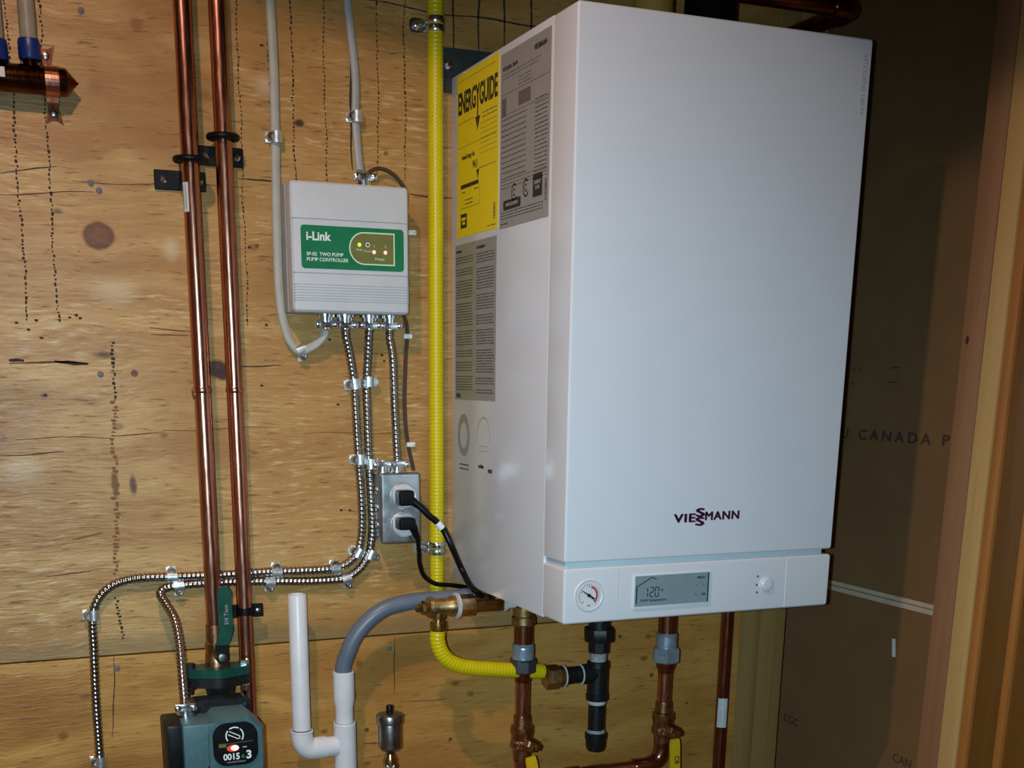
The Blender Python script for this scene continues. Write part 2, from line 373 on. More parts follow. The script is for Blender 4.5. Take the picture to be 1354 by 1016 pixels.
# ---------------------------------------------------------------- the room
SEAM = 1.1178; XD = 0.6275; XS = 0.5385; CEIL = 2.50; XL = -2.0; YF = -2.9
wall_back = bpy.data.objects.new('wall_back', None); COL.objects.link(wall_back); struct(wall_back); ORG['wall_back'] = Vector((0, 0, 0))
PLYX = 0.5338
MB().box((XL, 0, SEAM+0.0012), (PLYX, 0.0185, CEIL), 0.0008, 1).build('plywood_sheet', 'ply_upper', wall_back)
MB().box((XL, 0.0006, 0), (PLYX, 0.019, SEAM-0.0012), 0.0008, 1).build('plywood_sheet', 'ply_lower', wall_back)
MB().box((XL, 0.020, 0), (XD, 0.06, CEIL)).build('backing', 'black_hole', wall_back)
MB().box((0.5342, 0.001, 0), (0.5726, 0.0195, CEIL), 0.0015).build('stud', 'stud_pale', wall_back)
MB().box((0.5746, 0.002, 0), (0.6270, 0.0195, CEIL), 0.0015).build('stud', 'stud_pale', wall_back)
for (u, v) in ((107, 14), (120, 242), (131, 252), (133, 495), (155, 884), (515, 858)):
    p = at(u, v); MB().lathe((p.x, 0.0004, p.z), (0, -1, 0), [(0, 0.0042), (0.0012, 0.0040), (0.0016, 0.0028)], 12).build('screw_head', 'screw', wall_back)

# rows of pin holes, pencil lines and splits in the face veneer: thin dark slivers set on the sheets
M['mark'] = mat('dark_veneer_mark', (0.035, 0.018, 0.010), 0.8)
M['mark_soft'] = mat('brown_veneer_mark', (0.13, 0.055, 0.018), 0.8)
M['mark_pale'] = mat('faint_veneer_mark', (0.22, 0.10, 0.032), 0.8)
KD = None
def sliver(mb, pts, w, y=-0.00015):
    n = len(pts); a, b = [], []
    for i, q in enumerate(pts):
        d = (pts[min(i+1, n-1)]-pts[max(i-1, 0)]).normalized(); nn = Vector((-d.y, d.x)); t_ = 0.35+0.65*math.sin(math.pi*(i+0.6)/(n+0.2))
        ww = w*t_*random.uniform(0.75, 1.15); a.append((q+nn*ww).to_3d()); b.append((q-nn*ww).to_3d())
    V = [(v.x, y, v.y) for v in a+b]; mb.add(V, [(i, i+1, n+i+1, n+i) for i in range(n-1)], False)
def line(P0, P1, w, strength, dashed=True, colr=None):
    a, b = at(*P0), at(*P1); a, b = Vector((a.x, a.z)), Vector((b.x, b.z)); L = (b-a).length; mb = MB(); s_ = 0.0; ph = random.uniform(0, 6)
    def pt(q): return a.lerp(b, min(1, q/L))+Vector((0.0009*math.sin(q*33+ph)+0.0006*math.sin(q*91+ph*2), 0))
    yy = 0.00045 if a.y < SEAM else -0.00015
    if dashed:
        while s_ < L:
            l = random.uniform(0.0018, 0.0052); o_ = Vector((random.uniform(-1, 1)*w*0.55, 0)); sliver(mb, [pt(s_)+o_, pt(s_+l*0.5)+o_, pt(s_+l)+o_], w*random.uniform(0.45, 1.0), yy); s_ += l+random.uniform(0.0008, 0.0028)
        mb.build('pinhole_row', 'mark_pale' if colr else 'mark', wall_back)
    else:
        sliver(mb, [pt(L*i/40) for i in range(41)], w*0.8, yy); mb.build('pencil_line', 'mark', wall_back)
def crack(P0, P1, w, strength, colr=None):
    a, b = at(*P0), at(*P1); a, b = Vector((a.x, a.z)), Vector((b.x, b.z)); L = (b-a).length; n = max(4, int(L/0.008)); ph = random.uniform(0, 6)
    pts = [a.lerp(b, i/n)+Vector((0, 0.0016*math.sin(i*0.35+ph)+random.uniform(-0.0003, 0.0003))) for i in range(n+1)]
    mb = MB(); sliver(mb, pts, w*0.75, 0.00045 if a.y < SEAM else -0.00015); mb.build('veneer_split', 'mark' if strength > 0.78 else ('mark_soft' if strength > 0.5 else 'mark_pale'), wall_back)
line((1, -90), (37, 426), 0.0019, 0.85)
line((46, -90), (77, 426), 0.0019, 0.9)
line((309, -90), (328, 430), 0.0013, 0.85)
line((351, -90), (367, 420), 0.0020, 0.8)  # pin holes along the off-white cable, its shadow drawn in with them
line((381, -90), (391, 240), 0.0018, 0.9)
line((425, -90), (432, 240), 0.0014, 0.7)
line((460, -90), (466, 225), 0.0028, 0.9, False)
line((498, -90), (500, 240), 0.0014, 0.85)
line((534, -90), (536, 240), 0.0015, 0.85)
line((600, -120), (600, 90), 0.0020, 0.95, False)
line((634, -120), (633, 90), 0.0020, 0.95, False)
line((668, -120), (667, 90), 0.0020, 0.95, False)
line((703, -120), (701, 90), 0.0020, 0.95, False)
line((150, 452), (151, 530), 0.0030, 0.6)
line((151, 530), (153, 760), 0.0045, 0.7, True, (0.09, 0.05, 0.02))
line((152, 790), (163, 845), 0.0030, 0.6)
line((152, 868), (148, 976), 0.0011, 0.9, False)
line((521, 842), (521, 918), 0.0010, 0.95, False)
crack((464, -3), (600, 20), 0.0013, 0.9)
crack((588, 19), (760, 40), 0.0018, 0.95)
crack((0, 228), (75, 222), 0.0010, 0.8)
crack((0, 256), (125, 255), 0.0009, 0.85)
crack((95, 241), (335, 246), 0.0009, 0.6)
crack((315, 236), (372, 243), 0.0016, 0.9)
crack((541, 256), (600, 262), 0.0016, 0.8)
crack((12, 479), (118, 481), 0.0018, 0.7, (0.10, 0.055, 0.02))
crack((12, 478), (32, 478), 0.0030, 0.9, KD)
crack((72, 479), (116, 480), 0.0032, 0.9, KD)
crack((305, 483), (372, 484), 0.0012, 0.9)
crack((20, 580), (152, 579), 0.0009, 0.6)
crack((152, 578), (215, 570), 0.0010, 0.75)
crack((215, 569), (360, 566), 0.0009, 0.7)
crack((0, 602), (85, 598), 0.0010, 0.8)
crack((198, 434), (252, 437), 0.0012, 0.7)
crack((200, 441), (250, 445), 0.0012, 0.6)
crack((400, 574), (570, 571), 0.0012, 0.45)
crack((60, 761), (120, 757), 0.0014, 0.6)
crack((95, 714), (135, 703), 0.0018, 0.5)
crack((537, 930), (590, 924), 0.0010, 0.7)
crack((480, 985), (500, 982), 0.0016, 0.7)
for (u, v) in ((22, 427), (38, 436), (55, 447), (92, 420), (101, 417), (106, 421), (48, 424), (352, 430), (436, 449), (346, 510), (447, 535), (508, 478), (451, 675), (463, 675), (346, 60), (505, 470), (60, 523), (330, 327), (300, 205)):
    p = at(u, v); MB().prism([(0.0026*math.cos(a_)*random.uniform(0.7, 1.2), 0.0018*math.sin(a_)*random.uniform(0.7, 1.2)) for a_ in [0.785*i for i in range(8)]], (p.x, 0, p.z), EX, EZ, 0.00015).build('pin_knot', 'mark', wall_back)

wall_right = bpy.data.objects.new('wall_right', None); COL.objects.link(wall_right); struct(wall_right); ORG['wall_right'] = Vector((0, 0, 0))
dj = 1.1665
j0, j1 = atx(1098, 772, XD), atx(1232, 808, XD); dj = (j0.z+j1.z)/2
MB().box((XD, YF, dj+0.0015), (XD+0.0127, 0.0, CEIL)).build('drywall_sheet', 'drywall', wall_right)
MB().box((XD, YF, 0), (XD+0.0127, 0.0, dj-0.0015)).build('drywall_sheet', 'drywall', wall_right)
MB().box((XD-0.0012, -0.60, dj+0.0006), (XD+0.004, 0, dj+0.0075), 0.0006, 1).build('joint_edge', 'drywall_tape', wall_right)
MB().box((XD-0.0012, -0.60, dj-0.0085), (XD+0.004, 0, dj-0.0006), 0.0006, 1).build('joint_edge', 'drywall_tape', wall_right)
MB().box((XS, -0.4440, 0), (XD-0.0005, -0.4820, CEIL), 0.0015).build('stud', 'stud', wall_right)
kq = atx(1279, 450, XS); MB().prism(circ(0, 0, 0.0030, 0.0055, 14), (XS, kq.y, kq.z), -EY, EZ, 0.0002).build('stud_knot', 'mark', wall_right)
text('print', 'U CANADA P', 'drywall_ink', wall_right, (XD-0.0003, atx(1112, 578, XD).y, atx(1160, 577, XD).z), -EY, EZ, 0.022, 0.0, space=1.5, width=abs(atx(1258, 580, XD).y-atx(1114, 577, XD).y), fat=0.035)
text('print', 'CAN', 'drywall_ink', wall_right, (XD-0.0003, atx(1180, 1004, XD).y, atx(1195, 1008, XD).z), -EY, EZ, 0.020, 0.006)
text('print', 'CGC', 'drywall_ink', wall_right, (XD-0.0003, atx(1036, 952, XD).y, atx(1050, 955, XD).z), -EY, EZ, 0.020, 0.01)
for i, (u, v, s) in enumerate(((1128, 487, '- -'), (1178, 485, '---'), (1126, 505, '-'), (1174, 504, '---'))):
    q = atx(u, v, XD); text('print', s, 'drywall_ink', wall_right, (XD-0.0003, q.y, q.z), -EY, EZ, 0.022, 0.006)

trim = bpy.data.objects.new('trim_1', None); COL.objects.link(trim); struct(trim); ORG['trim_1'] = Vector((0, 0, 0))
MB().box((XS-0.001, -0.4845, 0), (XD-0.001, -0.5155, CEIL), 0.0012).build('jamb_board', 'jamb', trim)
MB().box((XS+0.001, -0.5157, 0), (XD-0.001, -0.5320, CEIL), 0.0025).build('casing_edge', 'casing_orange', trim)
MB().box((XS+0.006, -0.5322, 0), (XD-0.001, -0.5780, CEIL), 0.001).build('casing_board', 'casing_shaded', trim)
MB().box((XS+0.001, -0.5782, 0), (XD-0.001, -0.5900, CEIL), 0.0025).build('casing_bead', 'casing_orange', trim)
MB().box((XS+0.006, -0.5902, 0), (XD-0.001, -0.66, CEIL), 0.001).build('casing_board', 'casing_shaded', trim)
struct(MB().box((XL, YF, -0.05), (XD+0.0127, 0.06, 0)).build('floor', 'floor'))
struct(MB().box((XL, YF, CEIL), (XD+0.0127, 0.06, CEIL+0.05)).build('ceiling', 'ceiling'))
struct(MB().box((XL-0.05, YF, 0), (XL, 0.06, CEIL)).build('wall_left', 'plain_wall'))
struct(MB().box((XL-0.05, YF-0.05, 0), (XD+0.0127, YF, CEIL)).build('wall_front', 'plain_wall'))
q = atx(1182, 857, XD)
ps = MB().box((XD-0.0006, q.y-0.0035, q.z-0.014), (XD-0.0001, q.y+0.0035, q.z+0.014)).build('paper_label', 'dull_white', None, (XD, q.y, q.z))
ps.rotation_euler = (math.radians(-8), 0, 0); tag(ps, 'small white paper strip stuck on the bare board wall', 'label')

# ---------------------------------------------------------------- the boiler
F, BW, BZ, BH = -0.3949, 0.3993, 1.2, 0.6975; DS = 0.0621; T = BZ+BH
bo = thing('boiler', 'white wall-hung gas boiler with a grey display panel at its foot', 'boiler', (BW/2, -0.2, BZ))
MB().box((0, -0.0005, BZ), (BW, F+DS-0.0006, T), 0.003).build('casing', 'enamel', bo)
MB().box((0, F+DS+0.0006, BZ+0.0785), (BW, F, T), 0.0045, 3).build('front_door', 'enamel', bo)
MB().box((0.004, F+DS, BZ+0.004), (BW-0.012, F+0.006, BZ+0.10), 0.001).build('inner_frame', 'groove', bo)
cp = MB().box((0, F+DS+0.0006, BZ+0.0017), (BW, F, BZ+0.0715), 0.0045, 3).build('control_panel', 'panel_white', bo)
MB().box((0.0744, F-0.0004, BZ+0.004), (0.0752, F+0.002, BZ+0.069)).build('panel_seam', 'groove', cp)
MB().box((0.3284, F-0.0007, BZ+0.004), (0.3294, F+0.002, BZ+0.069)).build('panel_seam', 'enamel', cp)
for z in (1.9, ): pass
# mounting plate behind
a, b = at(586, 62, -0.004), at(586, 122, -0.004)
br = MB().box((a.x, -0.001, b.z), (0.20, -0.0045, a.z), 0.0006, 1).build('mounting_plate', 'bracket', bo)
p = at(592, 86, -0.006); MB().lathe((p.x+0.001, -0.0045, p.z), (0, -1, 0), [(0, 0.007), (0.002, 0.007), (0.002, 0.0045), (0.006, 0.0045), (0.007, 0.003)], 6).build('bolt', 'zinc', br)
# front logo
logo_z = 1.3285
lg = text('logo', 'VIE', 'ink_maroon', bo, (0.1520, F-0.0002, logo_z-0.0010), EX, EZ, 0.0150, 0.0, width=0.0305, space=1.12, fat=0.045)
text('lettering', 'MANN', 'ink_maroon', lg, (0.1978, F-0.0002, logo_z+0.0006), EX, EZ, 0.0150, 0.0, width=0.0500, space=1.12, fat=0.045)
for dz in (0.0056, -0.0056): text('emblem_letter', 'S', 'ink_maroon', lg, (0.1845, F-0.0002, logo_z+dz-0.0003), EX, EZ, 0.0150, 0.0, width=0.0108, fat=0.06)
text('model_lettering', 'VITODENS 100-W', 'ink_pale', bo, (0.3885, F-0.0002, 1.846), -EZ, EX, 0.0090, 0.01, align='CENTER', sx=0.95)
# pressure gauge
G = Vector((0.0345, F, 1.2372))
g = MB().lathe(G+EY*0.004, (0, -1, 0), [(0, 0.0203), (0.0045, 0.0203), (0.0055, 0.0192), (0.0046, 0.0178)], 40).build('pressure_gauge', 'panel_white', bo)
MB().lathe(G-EY*0.0003, (0, -1, 0), [(0, 0.0178), (0.0006, 0.0178)], 40).build('dial_face', 'dull_white', g)
def ring(mb, c, r0, r1, a0, a1, dep, n=16, xd=EX, yd=EZ, sx=1.0):
    for k in range(n):
        q0, q1 = math.radians(a0+(a1-a0)*k/n), math.radians(a0+(a1-a0)*(k+1)/n)
        mb.prism([(r0*math.cos(q0)*sx, r0*math.sin(q0)), (r1*math.cos(q0)*sx, r1*math.sin(q0)), (r1*math.cos(q1)*sx, r1*math.sin(q1)), (r0*math.cos(q1)*sx, r0*math.sin(q1))], c, xd, yd, dep)
    return mb
ring(MB(), G-EY*0.0009, 0.0098, 0.0122, 75, -48, 0.0003).build('red_arc', 'red_ink', g)
tk = MB()
for k in range(21):
    a = math.radians(225-270*k/20); r0 = 0.0128 if k % 5 else 0.0105
    d = Vector((math.cos(a), math.sin(a))); n_ = Vector((-d.y, d.x))*0.00035
    tk.prism([tuple(d*r0-n_), tuple(d*0.0145-n_), tuple(d*0.0145+n_), tuple(d*r0+n_)], G-EY*0.0009, EX, EZ, 0.0002)
tk.build('scale_marks', 'ink_soft', g)
nd = MB(); a = math.radians(146); d = Vector((math.cos(a), math.sin(a))); n_ = Vector((-d.y, d.x))
nd.prism([tuple(d*0.013-n_*0.0003), tuple(d*0.013+n_*0.0003), tuple(n_*0.0011), tuple(-d*0.0085+n_*0.0014), tuple(-d*0.0085-n_*0.0014), tuple(-n_*0.0011)], G-EY*0.0016, EX, EZ, 0.0006)
nd.lathe(G-EY*0.0009, (0, -1, 0), [(0, 0.0024), (0.0016, 0.0022)], 12); nd.build('needle', 'ink', g)
text('dial_lettering', 'bar', 'ink_soft', g, G-EY*0.0011-EZ*0.0125, EX, EZ, 0.0032, align='CENTER')
# display
def lineq(mb, a, b, w, c0, xd=EX, yd=EZ, dep=0.0002):
    a, b = Vector(a), Vector(b); d = (b-a).normalized(); n_ = Vector((-d.y, d.x))*w/2
    mb.prism([tuple(a-n_), tuple(b-n_), tuple(b+n_), tuple(a+n_)], c0, xd, yd, dep)
dsp = MB().box((0.0965, F-0.0022, 1.2155), (0.2105, F+0.002, 1.2590), 0.0012).build('display', 'enamel', bo)
MB().box((0.0985, F-0.0027, 1.2190), (0.2072, F-0.0018, 1.2578)).build('screen', 'lcd', dsp)
def scr(x, z): return Vector((x, F-0.0028, z))
SEG = {'1': 'bc', '2': 'abged', '0': 'abcdef'}
for i, ch in enumerate('120'):
    dg7 = MB(); ox, oz, w_, h_ = 0.1128+i*0.0074+(0 if i else -0.0012), 1.2305, 0.0050, 0.0122
    pos = {'a': ((0, h_), (w_, h_)), 'b': ((w_, h_), (w_, h_/2)), 'c': ((w_, h_/2), (w_, 0)), 'd': ((0, 0), (w_, 0)), 'e': ((0, h_/2), (0, 0)), 'f': ((0, h_), (0, h_/2)), 'g': ((0, h_/2), (w_, h_/2))}
    for q in SEG[ch]:
        (xa7, za7), (xb7, zb7) = pos[q]; A7, B7 = Vector((ox+xa7, oz+za7)), Vector((ox+xb7, oz+zb7)); D7 = (B7-A7)*0.10
        lineq(dg7, A7+D7, B7-D7, 0.0013, scr(0, 0))
    dg7.build('digit', 'lcd_ink', dsp)
text('unit_mark', '\u00b0F', 'lcd_ink', dsp, scr(0.1342, 1.2375), EX, EZ, 0.0062)
text('status_line', 'DHW temperature', 'lcd_ink', dsp, scr(0.1065, 1.2262), EX, EZ, 0.0048, 0.01)
hs = MB()
c0 = scr(0, 0)
lineq(hs, (0.1008, 1.2225), (0.1008, 1.2440), 0.0016, c0); lineq(hs, (0.1004, 1.2440), (0.1220, 1.2555), 0.0011, c0); lineq(hs, (0.1220, 1.2555), (0.1290, 1.2530), 0.0011, c0)
lineq(hs, (0.2058, 1.2195), (0.2058, 1.2572), 0.0018, c0)
hs.build('house_symbol', 'lcd_ink', dsp)
text('menu_marks', 'MENU', 'lcd_ink', dsp, scr(0.1890, 1.2515), EX, EZ, 0.0044, 0.01)
for (x, z, s) in ((0.1868, 1.2412, '\u2212'), (0.1868, 1.2295, '+'), (0.1960, 1.2295, 'OK'), (0.1975, 1.2412, '\u2212')):
    text('menu_marks', s, 'lcd_ink', dsp, scr(x, z), EX, EZ, 0.0046, 0.02)
# selector button
K = Vector((0.2975, F, 1.2365))
kb = MB().lathe(K+EY*0.003, (0, -1, 0), [(0, 0.0112), (0.0036, 0.0112), (0.0042, 0.0102), (0.0036, 0.0098)], 32).build('button', 'panel_white', bo)
MB().lathe(K, (0, -1, 0), [(0, 0.0088), (0.0026, 0.0086), (0.0038, 0.0070), (0.0042, 0.002)], 32).build('button_cap', 'panel_white', kb)
bmk = MB()
for (x, z) in ((0.2835, 1.2475), (0.2825, 1.2362), (0.2835, 1.2262)): bmk.lathe((x, F, z), (0, -1, 0), [(0, 0.0014), (0.0005, 0.0014)], 10)
bmk.build('button_marks', 'ink_soft', kb)
# side labels (side faces the pipes)
def sheet(name, y0, z0, y1, z1, m_, parent, dep=0.0004): return MB().prism([(-y0, z0), (-y1, z0), (-y1, z1), (-y0, z1)], (0, 0, 0), -EY, EZ, dep).build(name, m_, parent)
def sy(y, z): return Vector((-0.0005, y, z))
el = sheet('energy_label', -0.0265, 1.6865, -0.1735, 1.8935, 'label_yellow', bo)
text('headline', 'ENERGYGUIDE', 'ink', el, sy(-0.0305, 1.8560), -EY, EZ, 0.037, 0.030, width=0.139, space=0.98)
ar = MB(); ar.prism([(0.0995, 1.829), (0.1035, 1.829), (0.1035, 1.858), (0.0995, 1.858)], (-0.0004, 0, 0), -EY, EZ, 0.0002); ar.prism([(0.0925, 1.832), (0.1015, 1.815), (0.1105, 1.832)], (-0.0004, 0, 0), -EY, EZ, 0.0002)
ar.build('arrow', 'ink_maroon', el)
def fine(mb, y0, y1, zs, w=0.0011, jag=0.12, x=-0.0004):
    for z in zs:
        y = y0
        while y < y1-0.002:
            l = random.uniform(0.004, 0.013); e_ = min(y1-random.uniform(0, jag)*(y1-y0)*0.3, y+l)
            if e_ > y: lineq(mb, (y, z), (e_, z), w*random.uniform(0.75, 1.1), Vector((x, 0, 0)), -EY, EZ, 0.0002)
            y += l+0.0016
fp = MB(); fine(fp, 0.030, 0.088, (1.833, ), 0.0008); fine(fp, 0.118, 0.168, (1.833, 1.828), 0.0011); fine(fp, 0.112, 0.168, [1.821-i*0.006 for i in range(7)], 0.0005)
fine(fp, 0.108, 0.168, (1.7675, ), 0.0009); fine(fp, 0.030, 0.165, (1.802, 1.885), 0.0005); fp.build('fine_print', 'ink_soft', el)
text('caption', 'Annual Energy Use', 'ink', el, sy(-0.044, 1.7885), -EY, EZ, 0.0085, 0.01, sx=0.72)
text('rating', '94.1', 'ink', el, sy(-0.084, 1.7745), -EY, EZ, 0.0145, 0.01, sx=0.75)
rb = MB(); lineq(rb, (0.040, 1.7515), (0.106, 1.7515), 0.0050, Vector((-0.0004, 0, 0)), -EY, EZ); rb.prism([(0.098, 1.767), (0.103, 1.7555), (0.108, 1.767)], (-0.0004, 0, 0), -EY, EZ, 0.0002); rb.build('scale_bar', 'ink', el)
fp = MB(); fine(fp, 0.044, 0.056, (1.744, ), 0.0016); fine(fp, 0.090, 0.106, (1.744, ), 0.0016); fine(fp, 0.055, 0.085, (1.7335, 1.7285), 0.0013); lineq(fp, (0.040, 1.7235), (0.110, 1.7235), 0.0005, Vector((-0.0004, 0, 0)), -EY, EZ); lineq(fp, (0.110, 1.7235), (0.110, 1.7475), 0.0005, Vector((-0.0004, 0, 0)), -EY, EZ); fine(fp, 0.138, 0.168, (1.692, ), 0.0012); fp.build('fine_print', 'ink_soft', el)
bd = MB().prism([(0.040, 1.688+0.010), (0.063, 1.698), (0.063, 1.7165), (0.040, 1.7165)], (-0.0004, 0, 0), -EY, EZ, 0.0002).build('badge', 'ink', el)
text('badge_lettering', 'ENERGY\nSTAR', 'label_yellow', bd, Vector((-0.0008, -0.0515, 1.7068)), -EY, EZ, 0.0056, align='CENTER', sx=0.8)
bc = MB()
for i in range(16): lineq(bc, (0.158, 1.699+i*0.0013), (0.165, 1.699+i*0.0013), random.choice((0.0004, 0.0008)), Vector((-0.0004, 0, 0)), -EY, EZ)
bc.build('barcode', 'ink', el)
dl = sheet('data_plate', -0.1800, 1.6835, -0.3285, 1.8875, 'label_grey', bo)
text('headline', 'VIESSMANN', 'ink', dl, sy(-0.281, 1.8740), -EY, EZ, 0.0080, 0.02, sx=0.85)
text('caption', 'VITODENS 100-W', 'ink', dl, sy(-0.186, 1.8690), -EY, EZ, 0.0062, 0.02, sx=0.95)
fp = MB(); fine(fp, 0.186, 0.300, (1.8625, 1.8585), 0.0006)
fine(fp, 0.236, 0.275, (1.852, 1.848, 1.844), 0.0007); lineq(fp, (0.182, 1.840), (0.326, 1.840), 0.0004, Vector((-0.0004, 0, 0)), -EY, EZ); lineq(fp, (0.182, 1.816), (0.326, 1.816), 0.0004, Vector((-0.0004, 0, 0)), -EY, EZ)
fine(fp, 0.184, 0.262, [1.811-i*0.0062 for i in range(12)], 0.0011); fine(fp, 0.286, 0.323, [1.818-i*0.0047 for i in range(18)], 0.0012)
fine(fp, 0.184, 0.325, (1.7395, 1.7350, 1.7310), 0.0007); fine(fp, 0.184, 0.315, (1.702, 1.6985, 1.695), 0.0011); fine(fp, 0.184, 0.205, (1.6885, ), 0.0013); fp.build('fine_print', 'ink_soft', dl)
MB().prism([(0.236, 1.820), (0.272, 1.820), (0.272, 1.8355), (0.236, 1.8355)], (-0.0004, 0, 0), -EY, EZ, 0.0002).build('stamp', 'stamp', dl)
MB().prism([(0.184, 1.815), (0.198, 1.815), (0.198, 1.836), (0.184, 1.836)], (-0.0004, 0, 0), -EY, EZ, 0.0002).build('stamp', 'stamp', dl)
mk = MB(); ring(mk, (-0.0004, -0.226, 1.7225), 0.0085, 0.0108, 45, 330, 0.0002, 18, -EY, EZ, 0.8); ring(mk, (-0.0004, -0.226, 1.7225), 0.0030, 0.0048, 45, 330, 0.0002, 12, -EY, EZ, 0.8); ring(mk, (-0.0004, -0.262, 1.7235), 0.0085, 0.0108, 45, 330, 0.0002, 18, -EY, EZ, 0.8); ring(mk, (-0.0004, -0.262, 1.7235), 0.0030, 0.0048, 45, 330, 0.0002, 12, -EY, EZ, 0.8)
mk.build('approval_marks', 'ink', dl)
bd = MB().prism(rrect(0.283, 1.7095, 0.310, 1.7355, 0.001), (-0.0004, 0, 0), -EY, EZ, 0.0002).build('badge', 'ink', dl)
text('badge_lettering', 'ENERGY\nSTAR', 'label_grey', bd, Vector((-0.0008, -0.2965, 1.7225)), -EY, EZ, 0.0060, align='CENTER', sx=0.85)
bd = MB().prism(rrect(0.192, 1.6985+0.006, 0.2465, 1.7165-0.0005, 0.0025), (-0.0004, 0, 0), -EY, EZ, 0.0002).build('badge', 'ink', dl)
text('badge_lettering', 'AHRI CERTIFIED', 'label_grey', bd, Vector((-0.0008, -0.219, 1.7102)), -EY, EZ, 0.0060, align='CENTER', sx=0.9)
bc = MB()
for i in range(20): lineq(bc, (0.318, 1.703+i*0.0012), (0.3225, 1.703+i*0.0012), random.choice((0.0004, 0.0008)), Vector((-0.0004, 0, 0)), -EY, EZ)
bc.build('barcode', 'ink', dl)
il = sheet('instruction_label', -0.0190, 1.4670, -0.0950, 1.6775, 'label_beige', bo)
ir = sheet('instruction_label', -0.0952, 1.4670, -0.1705, 1.6775, 'label_grey', bo)
for (par, ya, yb) in ((il, 0.023, 0.088), (ir, 0.100, 0.165)):
    text('caption', 'WARNING' if par is il else 'AVERTISSEMENT', 'ink', par, sy(-ya, 1.6680), -EY, EZ, 0.0048, 0.015, sx=0.9)
    fp = MB(); z = 1.660
    while z > 1.478:
        n = random.randint(3, 9)
        fine(fp, ya, yb, [z-i*0.0036 for i in range(n) if z-i*0.0036 > 1.476], 0.0013, 0.25); z -= n*0.0036+0.0050
    fp.build('fine_print', 'ink_soft', par)
MB().prism([(0.024, 1.4695), (0.040, 1.4695), (0.040, 1.4755), (0.024, 1.4755)], (-0.0004, 0, 0), -EY, EZ, 0.0002).build('stamp', 'ink_soft', il)
stk = ring(MB(), (-0.0001, -0.053, 1.4172), 0.0185, 0.0300, 0, 360, 0.0003, 40, -EY, EZ, 0.80).build('ring_sticker', 'grey_dark', bo)
ring(MB(), (-0.0004, -0.053, 1.4172), 0.0195, 0.0285, 35, 150, 0.0002, 16, -EY, EZ, 0.80).build('ring_shine', 'label_beige', stk)
fp = MB(); fine(fp, 0.036, 0.072, (1.3750, 1.3690), 0.0022, 0.05, -0.0001); fp.build('fine_print', 'ink_soft', stk)
ast = ring(MB(), (-0.0001, -0.129, 1.4165), 0.0265, 0.0290, -15, 195, 0.0003, 24, -EY, EZ, 0.88).build('arch_sticker', 'ink_pale', bo)
fp = MB(); fine(fp, 0.112, 0.146, (1.4050, 1.3985), 0.0014, 0.05, -0.0001); fp.build('fine_print', 'ink_pale', ast)
text('caption', 'ecoflam', 'ink', ast, Vector((-0.0003, -0.110, 1.3770)), -EY, EZ, 0.0085, 0.01, sx=0.75)
text('caption', 'DVGW', 'ink', ast, Vector((-0.0003, -0.146, 1.3720)), -EY, EZ, 0.0075, 0.02, sx=0.65)

# flue and pipes above the boiler
p0 = at(939, 10, -0.20)
fl = MB().lathe((p0.x, -0.20, T+0.0004), (0, 0, 1), [(0, 0.036), (0.02, 0.036), (0.021, 0.0335), (0.5, 0.0335)], 32).build('flue_pipe', 'flue_black', None, (p0.x, -0.20, T))
tag(fl, 'matt black flue pipe rising from the boiler top', 'flue')
p0 = at(864, 4, -0.18)
mp_ = thing('intake_pipe', 'mustard-coloured pipe stub rising from the boiler top beside the flue', 'pipe', (p0.x, -0.18, T))
MB().lathe((p0.x, -0.18, T+0.0004), (0, 0, 1), [(0, 0.026), (0.5, 0.026)], 28).build('pipe', 'mustard', mp_)
MB().lathe((p0.x, -0.18, T+0.0004), (0, 0, 1), [(0, 0.028), (0.012, 0.028), (0.014, 0.0262)], 28).build('collar', 'mustard', mp_)
e0 = at(1127, 12, -0.25)
tp = thing('copper_pipe', 'dark copper pipe with an elbow running above the boiler top', 'pipe', (e0.x-0.2, -0.25, e0.z))
MB().cyl((e0.x-0.55, e0.y, e0.z), (e0.x-0.012, e0.y, e0.z), 0.0111).build('pipe', 'copper_dark', tp)
MB().cyl((e0.x, e0.y+0.014, e0.z), (e0.x, -0.0005, e0.z), 0.0111).build('pipe', 'copper_dark', tp)
k = 0.016
MB().tube([(e0.x-0.032, e0.y, e0.z), (e0.x-k, e0.y, e0.z), (e0.x-0.004, e0.y+0.003, e0.z), (e0.x, e0.y+k, e0.z), (e0.x, e0.y+0.032, e0.z)], 0.0136, 20, 0.003).build('elbow', 'copper_dark', tp)

# ---------------------------------------------------------------- long copper risers on the left
YP = -0.045; Y2 = -0.0272; RP = 0.0111
x1 = (at(240, 0, YP).x+at(277.8, 720, YP).x)/2; x2 = (at(285.6, 0, Y2).x+at(320.3, 720, Y2).x)/2
zv = at(280, 826, YP).z
cp1 = thing('copper_pipe', 'bright copper pipe, leftmost of the two tall risers, ending in the pump valve', 'pipe', (x1, YP, zv))
MB().cyl((x1, YP, zv-0.01), (x1, YP, CEIL), RP, 28).build('pipe', 'copper', cp1)
zz = at(264, 516, YP).z
MB().lathe((x1, YP, zz-0.004), (0, 0, 1), [(0, RP+0.0001), (0.002, RP+0.0010), (0.006, RP+0.0010), (0.008, RP+0.0001)], 28).build('solder_joint', 'copper', cp1)
p = at(252, 515, YP); MB().lathe((x1-RP-0.0005, YP-0.002, zz-0.012), (0, 0, 1), [(0, 0.0006), (0.005, 0.0022), (0.011, 0.0026), (0.016, 0.0008)], 8).build('solder_drip', 'bronze', cp1)
za, zb = at(244, 242, YP).z, at(246, 281, YP).z
st = MB()
